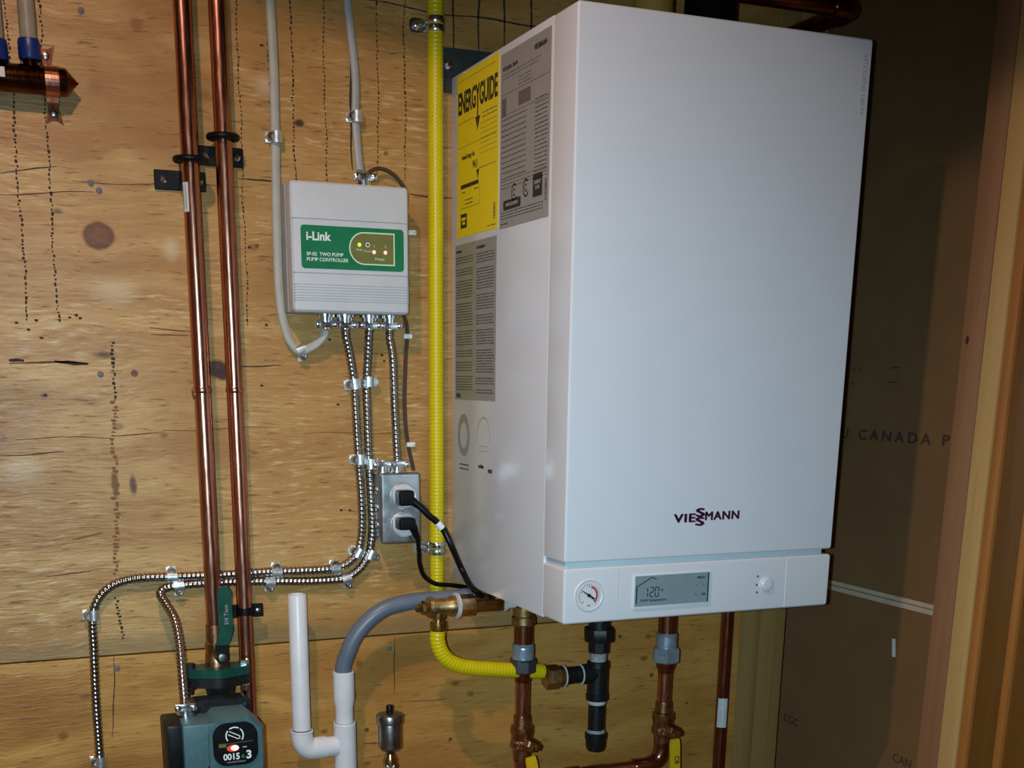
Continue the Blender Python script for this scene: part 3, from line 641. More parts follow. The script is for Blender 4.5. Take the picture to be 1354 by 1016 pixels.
for k in range(6):
    a0, a1 = math.radians(186+9*k), math.radians(195+9*k); r_ = RP+0.0003
    st.add([(x1+r_*math.cos(a0), YP+r_*math.sin(a0), zb), (x1+r_*math.cos(a1), YP+r_*math.sin(a1), zb), (x1+r_*math.cos(a1), YP+r_*math.sin(a1), za), (x1+r_*math.cos(a0), YP+r_*math.sin(a0), za)], [(0, 1, 2, 3)])
so = st.build('sticker', 'dull_white', cp1)
bc = MB()
for k in range(14):
    z = zb+0.004+k*(za-zb-0.006)/14; r_ = RP+0.0006
    a0, a1 = math.radians(192), math.radians(225); bc.add([(x1+r_*math.cos(a0), YP+r_*math.sin(a0), z), (x1+r_*math.cos(a1), YP+r_*math.sin(a1), z), (x1+r_*math.cos(a1), YP+r_*math.sin(a1), z+0.0011), (x1+r_*math.cos(a0), YP+r_*math.sin(a0), z+0.0011)], [(0, 1, 2, 3)])
bc.build('barcode', 'ink', so)
cp2 = thing('copper_pipe', 'bright copper pipe, right one of the two tall risers, passing behind the pump', 'pipe', (x2, Y2, 0))
MB().cyl((x2, Y2, 0.001), (x2, Y2, CEIL), RP, 28).build('pipe', 'copper', cp2)
MB().lathe((x2, Y2, zz-0.004), (0, 0, 1), [(0, RP+0.0001), (0.002, RP+0.0010), (0.006, RP+0.0010), (0.008, RP+0.0001)], 28).build('solder_joint', 'copper', cp2)

def bell_hanger(x, vpx, upx, label, left, right, YP=YP):
    z = at(upx, vpx, YP).z
    t = thing('pipe_clamp', label, 'pipe clamp', (x, 0, z), 'black pipe clamps on the copper risers')
    MB().lathe((x, YP, z-0.004), (0, 0, 1), [(0, RP+0.0006), (0.001, RP+0.0088), (0.003, RP+0.0105), (0.006, RP+0.0105), (0.008, RP+0.0088), (0.009, RP+0.0006)], 28, caps=False).build('collar', 'black', t)
    MB().box((x-0.008, YP+RP, z-0.024), (x+0.008, -0.003, z+0.002), 0.002).build('post', 'black', t)
    MB().box((x-left, -0.0005, z-0.031), (x+right, -0.0045, z-0.007), 0.001, 1).build('base_plate', 'black', t)
    for dx in (-left+0.011, right-0.009):
        MB().lathe((x+dx, -0.0045, z-0.019), (0, -1, 0), [(0, 0.0052), (0.0015, 0.0046), (0.0028, 0.0026)], 14).build('screw', 'zinc', t)
    return t
bell_hanger(x1, 212, 250, 'black pipe clamp on the left riser beside the barcode sticker', 0.040, 0.026)
bell_hanger(x2, 182, 292, 'black pipe clamp on the right riser near its top', 0.030, 0.030, Y2)
z = at(322, 808, Y2).z
pc = thing('pipe_clamp', 'thin black pipe clamp on the right riser beside the green valve lever', 'pipe clamp', (x2, 0, z), 'black pipe clamps on the copper risers')
MB().lathe((x2, Y2, z-0.0055), (0, 0, 1), [(0, RP+0.0003), (0.0, RP+0.0022), (0.011, RP+0.0022), (0.011, RP+0.0003)], 28, caps=False).build('band', 'black', pc)
MB().box((x2-0.028, Y2+0.002, z-0.0095), (x2-RP, Y2-0.003, z+0.0095), 0.001, 1).build('ear', 'black', pc)
MB().box((x2+RP, Y2+0.002, z-0.0095), (x2+0.026, Y2-0.003, z+0.0095), 0.001, 1).build('ear', 'black', pc)
MB().cyl((x2+0.018, Y2+0.002, z), (x2+0.018, -0.0005, z), 0.004, 10).build('post', 'black', pc)
MB().lathe((x2+0.0185, Y2-0.003, z), (0, -1, 0), [(0, 0.0042), (0.0015, 0.0036), (0.0022, 0.0018)], 12).build('screw', 'nickel', pc)

# ---------------------------------------------------------------- copper manifold at the upper left
YM = -0.022; zm = at(60, 107, YM).z; xe = at(84, 107, YM).x; xt = at(104, 112, YM).x
mf = thing('manifold', 'dark copper manifold header with a pointed end in the upper left corner', 'manifold', (xe-0.1, YM, zm))
MB().lathe((XL+0.6, YM, zm), (1, 0, 0), [(0, 0.0162), (xe-XL-0.6, 0.0162), (xe-XL-0.597, 0.0156), (xt-XL-0.6-0.002, 0.0022), (xt-XL-0.6, 0.0006)], 32).build('header', 'copper_header', mf)
MB().box((at(-6, 100, YM).x, YM-0.0167, zm-0.003), (at(6, 100, YM).x, YM-0.0155, zm+0.008)).build('sticker', 'dull_white', mf)
for i, (u, lab) in enumerate(((37, 'grey plastic tube with a blue collar rising beside the manifold strap'), (-6.5, 'grey plastic tube with a blue collar cut off at the left picture edge'))):
    xt_ = at(u+1.5, 63, YM).x
    z0, z1, z2 = at(u, 91, YM).z, at(u, 75, YM).z, at(u, 52, YM).z
    MB().lathe((xt_, YM, zm+0.012), (0, 0, 1), [(0, 0.0088), (z1-zm-0.012, 0.0088)], 20).build('outlet', 'copper_header', mf)
    tt = thing('plastic_tube', lab, 'tube', (xt_, YM, z1), 'grey tubes on the manifold')
    MB().cyl((xt_, YM, z2), (xt_, YM, CEIL), 0.0098, 24).build('tube', 'pex', tt)
    MB().lathe((xt_, YM, z1-0.004), (0, 0, 1), [(0, 0.0118), (0.002, 0.0130), (z2-z1, 0.0130), (z2-z1+0.004, 0.0120), (z2-z1+0.004, 0.0098)], 24).build('collar', 'blue_cap', tt)
xs_ = at(68, 107, YM).x
ps = thing('pipe_strap', 'copper two-hole strap holding the manifold header', 'strap', (xs_, 0, zm))
bm_ = MB(); n = 14
for i in range(n):
    a0, a1 = math.radians(-90-180*i/n), math.radians(-90-180*(i+1)/n)
    q = [(Vector((YM, zm))+Vector((math.cos(a_), math.sin(a_)))*r) for a_ in (a0, a1) for r in (0.0164, 0.0176)]
    V = [(xs_-0.008, v.x, v.y) for v in q]+[(xs_+0.008, v.x, v.y) for v in q]
    bm_.add(V, [(1, 3, 7, 5), (0, 2, 6, 4), (0, 1, 3, 2), (4, 5, 7, 6)])
bm_.build('band', 'copper', ps)
for sgn, u, v in ((1, 61, 83), (-1, 70, 134)):
    xx = at(u, v).x; z1 = zm+sgn*0.0165; z2 = zm+sgn*0.044
    MB().box((xs_-0.008, YM, z1-sgn*0.0008), (xs_+0.008, -0.0005, z1+sgn*0.0004)).build('leg', 'copper_dark', ps)
    MB().prism([(-0.008, z1), (0.008, z1), (0.0065, z1+sgn*0.010), (0.0105, z2), (0.003, z2-sgn*0.004), (-0.003, z2-sgn*0.004), (-0.0105, z2), (-0.0065, z1+sgn*0.010)][::sgn], (xx, -0.0006, 0), EX, EZ, 0.0012).build('tab', 'copper_dark', ps)
    MB().lathe((xx, -0.0018, (z1+z2)/2+sgn*0.002), (0, -1, 0), [(0, 0.0048), (0.0014, 0.0044), (0.0022, 0.0026)], 12).build('screw', 'nickel', ps)

# ---------------------------------------------------------------- pump controller box
X0, X1, Z0, Z1, YB = -0.2465, -0.0832, 1.5807, 1.7450, -0.060
pb = thing('pump_controller', 'light grey pump controller box with a green label, wired into armoured cables', 'controller', ((X0+X1)/2, 0, Z0))
MB().box((X0-0.001, -0.0005, Z0), (X1, -0.030, Z1), 0.004).build('back_box', 'grey_dark', pb)
cvr = MB().box((X0, -0.028, Z0), (X1, YB, Z1), 0.007, 3).build('cover', 'grey_plastic', pb)
for zq in (1.6985, 1.6310, 1.6165, 1.6130, 1.6095, 1.6060, 1.6025, 1.5990, 1.5960):
    MB().box((X0+0.001, YB-0.0005, zq-0.0004), (X1-0.001, YB+0.0004, zq+0.0004)).build('groove_line', 'ink_pale' if zq < 1.62 else 'grey_dark', cvr)
lb = MB().prism(rrect(-0.2340, 1.6365, -0.0915, 1.6905, 0.0045), (0, YB, 0), EX, EZ, 0.0006).build('label', 'green', pb)
YT = YB-0.0007
text('headline', 'i-Link', 'white_ink', lb, (-0.2270, YT, 1.6765), EX, EZ, 0.0150, 0.025, sx=0.98)
text('caption', 'SP-02  TWO PUMP', 'white_ink', lb, (-0.2270, YT, 1.6545), EX, EZ, 0.0062, 0.012)
text('caption', 'PUMP CONTROLLER', 'white_ink', lb, (-0.2270, YT, 1.6478), EX, EZ, 0.0062, 0.012)
def dshape(x0, x1, z0, z1, n=14):
    r = (z1-z0)/2; c = x0+r; out = [(x1, z0), (x1, z1)]
    for k in range(n+1):
        a = math.radians(90+180*k/n); out.append((c+r*math.cos(a), z0+r+r*math.sin(a)))
    return out
MB().prism(dshape(-0.1685, -0.1045, 1.6435, 1.6850), (0, YB-0.0006, 0), EX, EZ, 0.0002).build('indicator_border', 'mint', lb)
MB().prism(dshape(-0.1668, -0.1062, 1.6452, 1.6833), (0, YB-0.0008, 0), EX, EZ, 0.0002).build('indicator_field', 'olive', lb)
for (x, z, m_, r) in ((-0.1541, 1.6688, 'led_green', 0.0026), (-0.1425, 1.6690, 'ink', 0.0018), (-0.1337, 1.6602, 'led_red', 0.0026), (-0.1178, 1.6602, 'led_red', 0.0026)):
    if m_ == 'ink': MB().lathe((x, YB-0.0009, z), (0, -1, 0), [(0, 0.0030), (0.0003, 0.0030)], 16).build('lamp_ring', 'white_ink', lb)
    MB().lathe((x, YB-0.0009, z), (0, -1, 0), [(0, r), (0.0012, r*0.8), (0.0018, r*0.3)], 16).build('indicator_lamp', m_, lb)
for (x, z, s, h) in ((-0.1541, 1.6625, 'Power', 0.0034), (-0.1425, 1.6610, 'Demand', 0.0030), (-0.1335, 1.6675, '1', 0.0046), (-0.1176, 1.6675, '2', 0.0046), (-0.1258, 1.6515, 'Pumps', 0.0050)):
    text('marking', s, 'mint', lb, (x, YB-0.0011, z), EX, EZ, h, 0.005, align='CENTER')
def connector(parent, x, y, z, d=1, r=0.0108):
    c = MB().lathe((x, y, z), (0, 0, -d), [(0, r*1.25), (0.004, r*1.25), (0.0042, r), (0.011, r), (0.0112, r*0.82), (0.019, r*0.80)], 18).build('cable_connector', 'zinc', parent)
    MB().box((x-r*1.5, y-r*0.95, z-d*0.0085), (x+r*1.5, y-r*0.25, z-d*0.0185), 0.0020).build('clamp_bar', 'zinc', c)
    for sx in (-1, 1): MB().lathe((x+sx*r*1.15, y-r*0.9, z-d*0.0135), (0, -1, 0), [(0, 0.0046), (0.0026, 0.0044), (0.0038, 0.0024)], 12).build('clamp_screw', 'zinc', c)
YC = -0.022
conn = [at(u, 418, YC).x for u in (430, 456, 488, 515)]
for x in conn: connector(pb, x, YC, Z0)
connector(pb, at(481, 240, YC).x, YC, Z1, -1)

# ---------------------------------------------------------------- cables
YA = -0.0085; RA = 0.0064
def armour_r(L, a):
    ph = (L/0.0062+a/(2*math.pi)) % 1.0
    return RA*(0.76+0.26*abs(math.sin(math.pi*ph))**0.7)
def arm(name, label, pts, cat='cable'):
    o = MB().tube(pts, RA, 12, 0.00125, armour_r).build(name, 'armour', None, pts[-1], ang=180)
    return tag(o, label, cat, 'armoured cables')
def px(L, Y=YA): return [tuple(at(u, v, (q[0] if q else Y))) for u, v, *q in L]
zc = Z0-0.018
arm('armoured_cable', 'outer armoured cable sweeping left from the controller and down past the pump', [(conn[1], YC, zc), (conn[1]+0.0015, YC+0.002, zc-0.012)]+px([(461, 462, -0.016), (468, 508), (471, 555), (474, 608), (478, 665), (478, 705), (472, 732), (458, 746), (440, 752), (400, 755), (362, 756), (300, 760), (226, 763), (175, 766), (148, 775), (131, 791), (123, 812), (124, 860), (127, 930), (132, 1005), (134, 1060)])+[(at(134, 1060).x, YA, 0.6), (at(134, 1060).x, YA, 0.02)])
arm('armoured_cable', 'inner armoured cable bending from the wall down into the pump', [(conn[2], YC, zc), (conn[2]-0.0005, YC+0.002, zc-0.012)]+px([(487, 462, -0.016), (485, 506), (486, 555), (488, 612), (491, 665), (492, 705), (487, 735), (474, 754), (456, 765), (430, 768), (400, 769), (355, 769), (300, 770), (235, 775), (217, 779, -0.012), (212, 786, -0.018), (219, 799, -0.034), (230, 818, -0.06), (237, 850, -0.09), (241, 895, -0.12), (244.5, 938, -0.145)]))
arm('armoured_cable', 'short armoured cable between the controller and the outlet box', [(conn[3], YC, zc), (conn[3], YC, zc-0.012)]+px([(519, 470, -0.022), (522, 540, -0.022), (525, 600, -0.022), (526, 616, -0.022)]))
tag(MB().tube(px([(356, -60, -0.006), (357, 0, -0.006), (361, 70, -0.006), (364, 182, -0.006), (366, 300, -0.006), (370, 395, -0.006), (376, 430, -0.006), (384, 452, -0.007), (396, 464, -0.009), (412, 459, -0.015), (426, 447, -0.02), (431, 437, YC)]), 0.0062, 12, 0.005, flat=0.7).build('cable', 'cable_white', None, at(396, 464)), 'off-white sheathed cable hanging in a loop left of the controller', 'cable')
tag(MB().tube(px([(456, -60, -0.006), (459, 0, -0.006), (464, 45, -0.006), (470, 105, -0.006), (470, 155, -0.007), (473, 200, -0.014), (476, 226, YC)]), 0.0054, 12, 0.005, flat=0.75).build('cable', 'cable_grey', None, at(471, 155)), 'grey sheathed cable coming down to the controller top', 'cable')
tag(MB().tube([tuple(at(484, 232, -0.02)), tuple(at(491, 226, -0.018)), tuple(at(502, 223, -0.013)), tuple(at(516, 228, -0.008)), tuple(at(528, 239, -0.005)), tuple(at(537, 256, -0.0035)), (X1+0.004, -0.0035, 1.70), (X1+0.0042, -0.0035, 1.60)]+px([(538, 432, -0.0035), (536, 480, -0.0035), (535, 540, -0.0035), (539, 585, -0.0035), (547, 622, -0.004)]), 0.0028, 8, 0.005).build('wire', 'wire_brown', None, at(536, 500)), 'thin dark brown wire looping over the controller and down to the outlet box', 'wire')

def wire_clip(u, v, label):
    p = at(u, v, -0.004); t = thing('wire_clip', label, 'clip', (p.x, 0, p.z), 'white clips on the brown wire')
    MB().box((p.x-0.0065, -0.0004, p.z-0.0034), (p.x+0.0065, -0.0075, p.z+0.0034), 0.0014).build('clip_body', 'clip', t)
    MB().lathe((p.x+0.0035, -0.0075, p.z), (0, -1, 0), [(0, 0.0020), (0.0010, 0.0016)], 10).build('nail', 'zinc', t)
wire_clip(544, 308, 'white wire clip at the right edge of the controller box')
wire_clip(539, 445, 'white wire clip just below the controller box')
wire_clip(543, 588, 'white wire clip just above the outlet box')

# one-hole straps
def strap_proto():
    n = 12; r0, r1, h = RA+0.0006, RA+0.0022, 0.0070; b = MB(); yc = -RA-0.0016
    prof = [(-r1-0.0, -0.0006), (-r1, yc)]
    ring_o = [(r1*math.cos(math.radians(180+180*i/n)), yc+r1*math.sin(math.radians(180+180*i/n))) for i in range(n+1)]
    ring_i = [(r0*math.cos(math.radians(180+180*i/n)), yc+r0*math.sin(math.radians(180+180*i/n))) for i in range(n+1)]
    out = [(-r1, -0.0004)]+ring_o+[(r1, -0.0004)]; inn = [(-r0, -0.0004)]+ring_i+[(r0, -0.0004)]
    k = len(out); V = [(x, y, z) for z in (-h, h) for (x, y) in out+inn]; fs = []
    for i in range(k-1):
        fs += [(i, i+1, 2*k+i+1, 2*k+i), (k+i, k+i+1, 3*k+i+1, 3*k+i), (i, i+1, k+i+1, k+i), (2*k+i, 2*k+i+1, 3*k+i+1, 3*k+i)]
    b.add(V, fs); band = b
    tab = MB().box((-r1-0.0058, -0.0004, -h), (-r1+0.0008, -0.0018, h), 0.0005, 1)
    scr_ = MB().lathe((-r1+0.0006, -0.0018, 0), (0, -1, 0), [(0, 0.0060), (0.010, 0.0060), (0.0122, 0.0050), (0.0122, 0.0032), (0.0105, 0.0030)], 14)
    return band, tab, scr_
_b, _t, _s = strap_proto(); STRAP = None
def strap(u, v, ang, label, flip=False, s=1.0):
    global STRAP
    p = at(u, v, 0)
    t = bpy.data.objects.new('cable_strap', None); COL.objects.link(t); t.location = (p.x, 0, p.z); t.rotation_euler = (0, math.radians(ang+(180 if flip else 0)), 0); t.scale = (s, s, s)
    ORG[t.name] = Vector((0, 0, 0)); tag(t, label, 'cable strap', 'zinc straps on the cables')
    if STRAP is None: STRAP = (_b.build('band', 'zinc_band', t), _t.build('tab', 'zinc_band', t), _s.build('screw', 'zinc', t))
    else:
        for o in STRAP:
            c = o.copy(); COL.objects.link(c); c.parent = t
for a_ in ((364, 183, 0, 'zinc strap on the off-white cable left of the controller top', False), (470, 156, 0, 'zinc strap on the grey cable above the controller', False),
           (396, 464, 70, 'zinc strap at the bottom of the off-white cable loop', True), (467, 508, -8, 'zinc strap on the outer armoured cable below the controller', False),
           (485, 505, 2, 'zinc strap on the inner armoured cable below the controller', True), (474, 607, -3, 'zinc strap on the outer armoured cable left of the outlet box top', False),
           (488, 613, -3, 'zinc strap on the inner armoured cable touching the outlet box top corner', True), (472, 731, 30, 'zinc strap on the outer armoured cable at its bend below the outlet box', False),
           (488, 733, 25, 'zinc strap on the inner armoured cable at its bend below the outlet box', True), (441, 752, 86, 'zinc strap on the upper armoured run just left of the bend', False),
           (456, 765, 75, 'zinc strap on the lower armoured run just left of the bend', True), (364, 756, 90, 'zinc strap on the upper armoured run right of the copper risers', False),
           (355, 769, 90, 'zinc strap on the lower armoured run right of the copper risers', True), (226, 762, 90, 'zinc strap on the upper armoured run left of the copper risers', False),
           (235, 774, 85, 'zinc strap on the lower armoured run where it turns down to the pump', True), (123, 812, 0, 'zinc strap at the top of the far left armoured drop', False),
           (132, 1005, 0, 'zinc strap low on the far left armoured drop', False)):
    strap(*a_)

# ---------------------------------------------------------------- outlet box and plugs
YO = -0.050
xa, xb = at(503.5, 670, YO).x, at(556.5, 670, YO).x; zt, zb_ = at(530, 625.5, YO).z, at(530, 719.5, YO).z
ob = thing('outlet_box', 'galvanised surface-mounted outlet box with two sockets', 'outlet', ((xa+xb)/2, 0, zb_))
MB().box((xa+0.0025, -0.0005, zb_+0.003), (xb-0.002, -0.044, zt-0.003), 0.003).build('box', 'steel_plate', ob)
MB().box((xa, -0.041, zb_), (xb, YO, zt), 0.0062, 3).build('cover_plate', 'steel_plate', ob)
scw = MB()
for zq in (0.25, 0.5, 0.75):
    MB().lathe((xa+0.0025, -0.022, zb_+(zt-zb_)*zq), (-1, 0, 0), [(0, 0.006), (0.001, 0.006), (0.0012, 0.004)], 14).build('knockout', 'zinc', ob)
xm = at(533.5, 670, YO).x
for i, v in enumerate((656, 694)):
    z = at(533, v, YO).z
    MB().lathe((xm, YO+0.001, z), (0, -1, 0), [(0, 0.0192), (0.0022, 0.0190), (0.0032, 0.0180), (0.0028, 0.0168)], 32).build('socket_rim', 'zinc_band', ob)
    sk = MB().lathe((xm, YO-0.0008, z), (0, -1, 0), [(0, 0.0166), (0.0044, 0.0164), (0.0052, 0.0154)], 32).build('socket_face', 'outlet_white', ob)
p = at(533, 675, YO); MB().lathe((xm, YO, (at(533, 656, YO).z+at(533, 694, YO).z)/2), (0, -1, 0), [(0, 0.0036), (0.0014, 0.0030), (0.0018, 0.001)], 12).build('cover_screw', 'zinc', ob)
connector(ob, at(525, 625, -0.022).x, -0.022, zt-0.003, -1)
connector(ob, at(506, 625, -0.022).x, -0.022, zt-0.003, -1)

def plug(label, u0, u1, v0, v1, cord, tagpx=None, r=0.0042):
    a, b = at(u0, v1, -0.066), at(u1, v0, -0.066); c = Vector(((a.x+b.x)/2, -0.06, (a.z+b.z)/2))
    t = thing('power_plug', label, 'plug', c, 'black power plugs in the outlet box')
    MB().box((a.x, YO-0.0046, a.z), (b.x, -0.078, b.z), 0.0045, 3).build('plug_body', 'black', t)
    P = [tuple((atx if q[-1] == 'x' else at)(*q[:3])) for q in cord]
    MB().lathe(P[0], Vector(P[1])-Vector(P[0]), [(-0.004, 0.0064), (0.004, 0.0062), (0.016, 0.0047), (0.020, 0.0043)], 14).build('strain_relief', 'black', t)
    cd = MB().tube(P, r, 12, 0.005).build('cord', 'cord', t)
    if tagpx:
        i = tagpx; p0_, p1_ = Vector(P[i]), Vector(P[i+1]); d = (p1_-p0_).normalized()
        MB().lathe(p0_+d*0.002, d, [(0, r+0.0004), (0, r+0.0009), (0.011, r+0.0009), (0.011, r+0.0004)], 16).build('cord_tag', 'white_ink', t)
plug('black plug in the upper socket, its cord carrying a white tag', 525, 545, 648, 669, [(543, 661, -0.070), (556, 671, -0.075), (568, 683, -0.078), (577, 690, -0.078), (587, 702, -0.080), (599, 727, -0.085, 'y'), (610, 752, -0.010, 'x'), (621, 773, -0.007, 'x'), (630, 783, -0.006, 'x'), (638, 788.5, 0.012, 'x'), (648, 790, 0.05, 'x'), (656, 788, 0.09, 'x')], 3, 0.0047)
plug('black plug in the lower socket, its cord dropping behind the yellow hose', 525, 547, 684, 701, [(546, 697, -0.068), (552, 712, -0.064), (554, 728, -0.056), (555, 746, -0.040), (561, 762, -0.032), (575, 772, -0.032), (595, 774, -0.028), (615, 777, -0.026), (632, 783, -0.03)], None, 0.0036)

# ---------------------------------------------------------------- gas line
YG = -0.0135
xg = (at(576, 60, YG).x+at(577.5, 760, YG).x)/2; RG = 0.0112
def rib(L, a): return RG*(0.968+0.032*math.cos(2*math.pi*L/0.0052))
ztop = CEIL; zlow = at(578, 800, YG).z
up = MB().tube([(xg, YG, ztop), (xg, YG, zlow)], RG, 20, 0.0013, rib).build('gas_hose', 'yellow_hose', None, (xg, YG, zlow), ang=180)
tag(up, 'tall yellow corrugated gas hose running down beside the boiler', 'hose', 'yellow gas hoses')
def hose_clamp(v, label):
    z = at(576, v, YG).z; t = thing('hose_clamp', label, 'clamp', (xg, 0, z), 'zinc clamps on the tall gas hose')
    for dz in (-0.0052, 0.0052):
        MB().lathe((xg, YG, z+dz-0.0044), (0, 0, 1), [(0, RG+0.0004), (0, RG+0.0014), (0.0015, RG+0.0022), (0.0073, RG+0.0022), (0.0088, RG+0.0014), (0.0088, RG+0.0004)], 28, caps=False).build('band', 'zinc', t)
    xe_ = xg-RG
    MB().prism(rrect(xe_-0.022, z-0.009, xe_+0.001, z+0.009, 0.007), (0, -0.0005, 0), EX, EZ, 0.0016).build('tab', 'zinc', t)
    MB().lathe((xe_-0.012, -0.0021, z), (0, -1, 0), [(0, 0.0066), (0.002, 0.0062), (0.004, 0.004), (0.0046, 0.001)], 16).build('screw', 'zinc', t)
hose_clamp(33, 'zinc clamp near the top of the tall yellow hose')
hose_clamp(725, 'zinc clamp on the tall yellow hose beside the outlet box')

YR = -0.11
tv = at(579, 803, YR)
bv = thing('brass_valve', 'brass valve with a long flat lever under the boiler corner', 'valve', tv)
def Vx(u, v): return at(u, v, YR)
yA = tv.z
xs4 = [at(u, 803, YR).x for u in (550, 557, 566, 570, 574, 598, 602)]
MB().lathe((xs4[0], YR, yA), (1, 0, 0), [(0, 0.0055), (0.002, 0.0068), (xs4[2]-xs4[0], 0.0068)], 6).build('hex_plug', 'brass', bv)
MB().lathe((xs4[1], YR, yA), (1, 0, 0), [(0, 0.0098), (0.004, 0.0105), (0.007, 0.0085)], 6, phase=0.5).build('lock_nut', 'brass', bv)
MB().lathe((xs4[2], YR, yA), (1, 0, 0), [(0, 0.0150), (0.006, 0.0156), (0.008, 0.0128), (0.030, 0.0128), (0.034, 0.0150), (0.041, 0.0150)], 24).build('body', 'brass_cast', bv)
xw = xs4[2]+0.041
MB().lathe((xw, YR, yA), (1, 0, 0), [(0, 0.0175), (0.0012, 0.0195), (0.0048, 0.0190), (0.006, 0.0160)], 24).build('thread_tape', 'tape', bv)
MB().lathe((xw+0.006, YR, yA), (1, 0, 0), [(0, 0.0150), (0.001, 0.0160), (0.0225, 0.0160), (0.0235, 0.0150)], 6, phase=0.5).build('hex_nut', 'bronze', bv)
xl0, xl1 = xw+0.0295, at(668, 806, YR-0.01).x
MB().box((xl0-0.002, YR-0.0085, yA-0.0105), (xl1, YR+0.0060, yA+0.0050), 0.0010, 1).build('lever', 'brass', bv)
MB().box((xl0-0.002, YR+0.0040, yA+0.0052), (xl0+0.026, YR+0.0140, yA+0.0112), 0.0008, 1).build('lever_stop', 'brass', bv)
MB().lathe((xl1, YR-0.001, yA-0.0028), (1, 0, 0), [(0, 0.0075), (0.001, 0.0105), (0.0055, 0.0100), (0.0065, 0.0070), (0.020, 0.0060)], 20).build('outlet_ring', 'tape', bv)
xtee = at(579.5, 825, YR).x
z0, z1 = at(579, 834, YR).z, at(579, 812, YR).z
MB().lathe((xtee, YR, z0), (0, 0, 1), [(0, 0.0122), (0.006, 0.0128), (0.012, 0.0122), (0.0122, 0.0085), (0.017, 0.0080), (0.018, 0.0105), (z1-z0+0.004, 0.0105)], 20).build('down_collar', 'brass', bv)

YK = YR
def rib2(L, a): return 0.0118*(0.970+0.030*math.cos(2*math.pi*L/0.0052))
lo = [(xtee, YR, z0+0.004)]+[tuple(at(*q, YR)) for q in ((578.5, 846), (583, 862), (593, 874), (609, 881), (630, 884), (655, 885.5), (690, 887), (718, 888))]
lh = MB().tube(lo, 0.0118, 20, 0.0013, rib2).build('gas_hose', 'yellow_hose', None, lo[-1], ang=180)
tag(lh, 'short yellow corrugated gas hose curving from the brass valve to the black tee', 'hose', 'yellow gas hoses')

# black iron drip leg
gx = at(790, 900, YR).x; PXM = 1/850.0
def zy(v, u=790): return at(u, v, YR).z
dg_ = thing('gas_drip_leg', 'black iron gas tee with a capped drip leg under the boiler', 'pipe fitting', (gx, YR, zy(990)))
def stack(name, m_, parent, x, prof, n=24, y=YR, u=790, phase=0.0):
    # prof: (picture row, radius) from low to high
    pr = [(at(u, v, y).z, r) for v, r in prof]; z0_ = pr[0][0]
    return MB().lathe((x, y, z0_), (0, 0, 1), [(z_-z0_, r) for z_, r in pr], n, phase=phase).build(name, m_, parent)
stack('inlet_pipe', 'iron', dg_, gx, [(832, 0.0165), (800, 0.0165)])
stack('union_nut', 'iron', dg_, gx, [(848, 0.0225), (846, 0.0240), (832, 0.0240), (830, 0.0225)], 8)
stack('union_body', 'iron', dg_, gx, [(863, 0.0150), (862, 0.0168), (848, 0.0168)], 8)
stack('nipple', 'dope', dg_, gx, [(876, 0.0132), (870, 0.0126), (866, 0.0133), (862, 0.0130)])
te = stack('tee', 'iron', dg_, gx, [(926, 0.0150), (925, 0.0172), (918, 0.0176), (916, 0.0160), (884, 0.0160), (882, 0.0176), (875, 0.0172), (874, 0.0150)])
zt_ = zy(890)
MB().lathe((gx, YR, zt_), (-1, 0, 0), [(0, 0.0150), (0.014, 0.0145), (0.022, 0.0158), (0.029, 0.0158), (0.030, 0.014)], 24).build('branch', 'iron', te)
MB().lathe((gx-0.0285, YR, zt_), (-1, 0, 0), [(0, 0.0148), (0.0014, 0.0165), (0.0026, 0.0150)], 24).build('thread_tape', 'tape', dg_)
MB().lathe((gx-0.030, YR, zt_), (-1, 0, 0), [(0, 0.0138), (0.010, 0.0132), (0.030, 0.0142), (0.031, 0.0120)], 24).build('branch_nipple', 'iron', dg_)
MB().lathe((gx-0.0575, YR, zt_), (-1, 0, 0), [(0, 0.0150), (0.0015, 0.0178), (0.0035, 0.0155)], 24).build('thread_tape', 'tape', dg_)
MB().lathe((gx-0.060, YR, zt_), (-1, 0, 0), [(0, 0.0160), (0.002, 0.0170), (0.009, 0.0170), (0.010, 0.0150)], 24).build('adapter_rim', 'brass_cast', dg_)
MB().lathe((gx-0.069, YR, zt_), (-1, 0, 0), [(0, 0.0180), (0.001, 0.0190), (0.020, 0.0190), (0.021, 0.0175)], 6, phase=0.5).build('adapter_hex', 'brass_cast', dg_)
stack('thread_tape', 'tape', dg_, gx, [(931, 0.0132), (929, 0.0142), (926.5, 0.0135)])
stack('drip_pipe', 'iron', dg_, gx, [(972, 0.0130), (926, 0.0130)])
stack('thread_tape', 'dope', dg_, gx, [(970, 0.0142), (967, 0.0146), (964, 0.0136)])
stack('drip_cap', 'iron', dg_, gx, [(992, 0.0120), (988, 0.0150), (977, 0.0158), (976, 0.0170), (969, 0.0172), (968, 0.0150)])

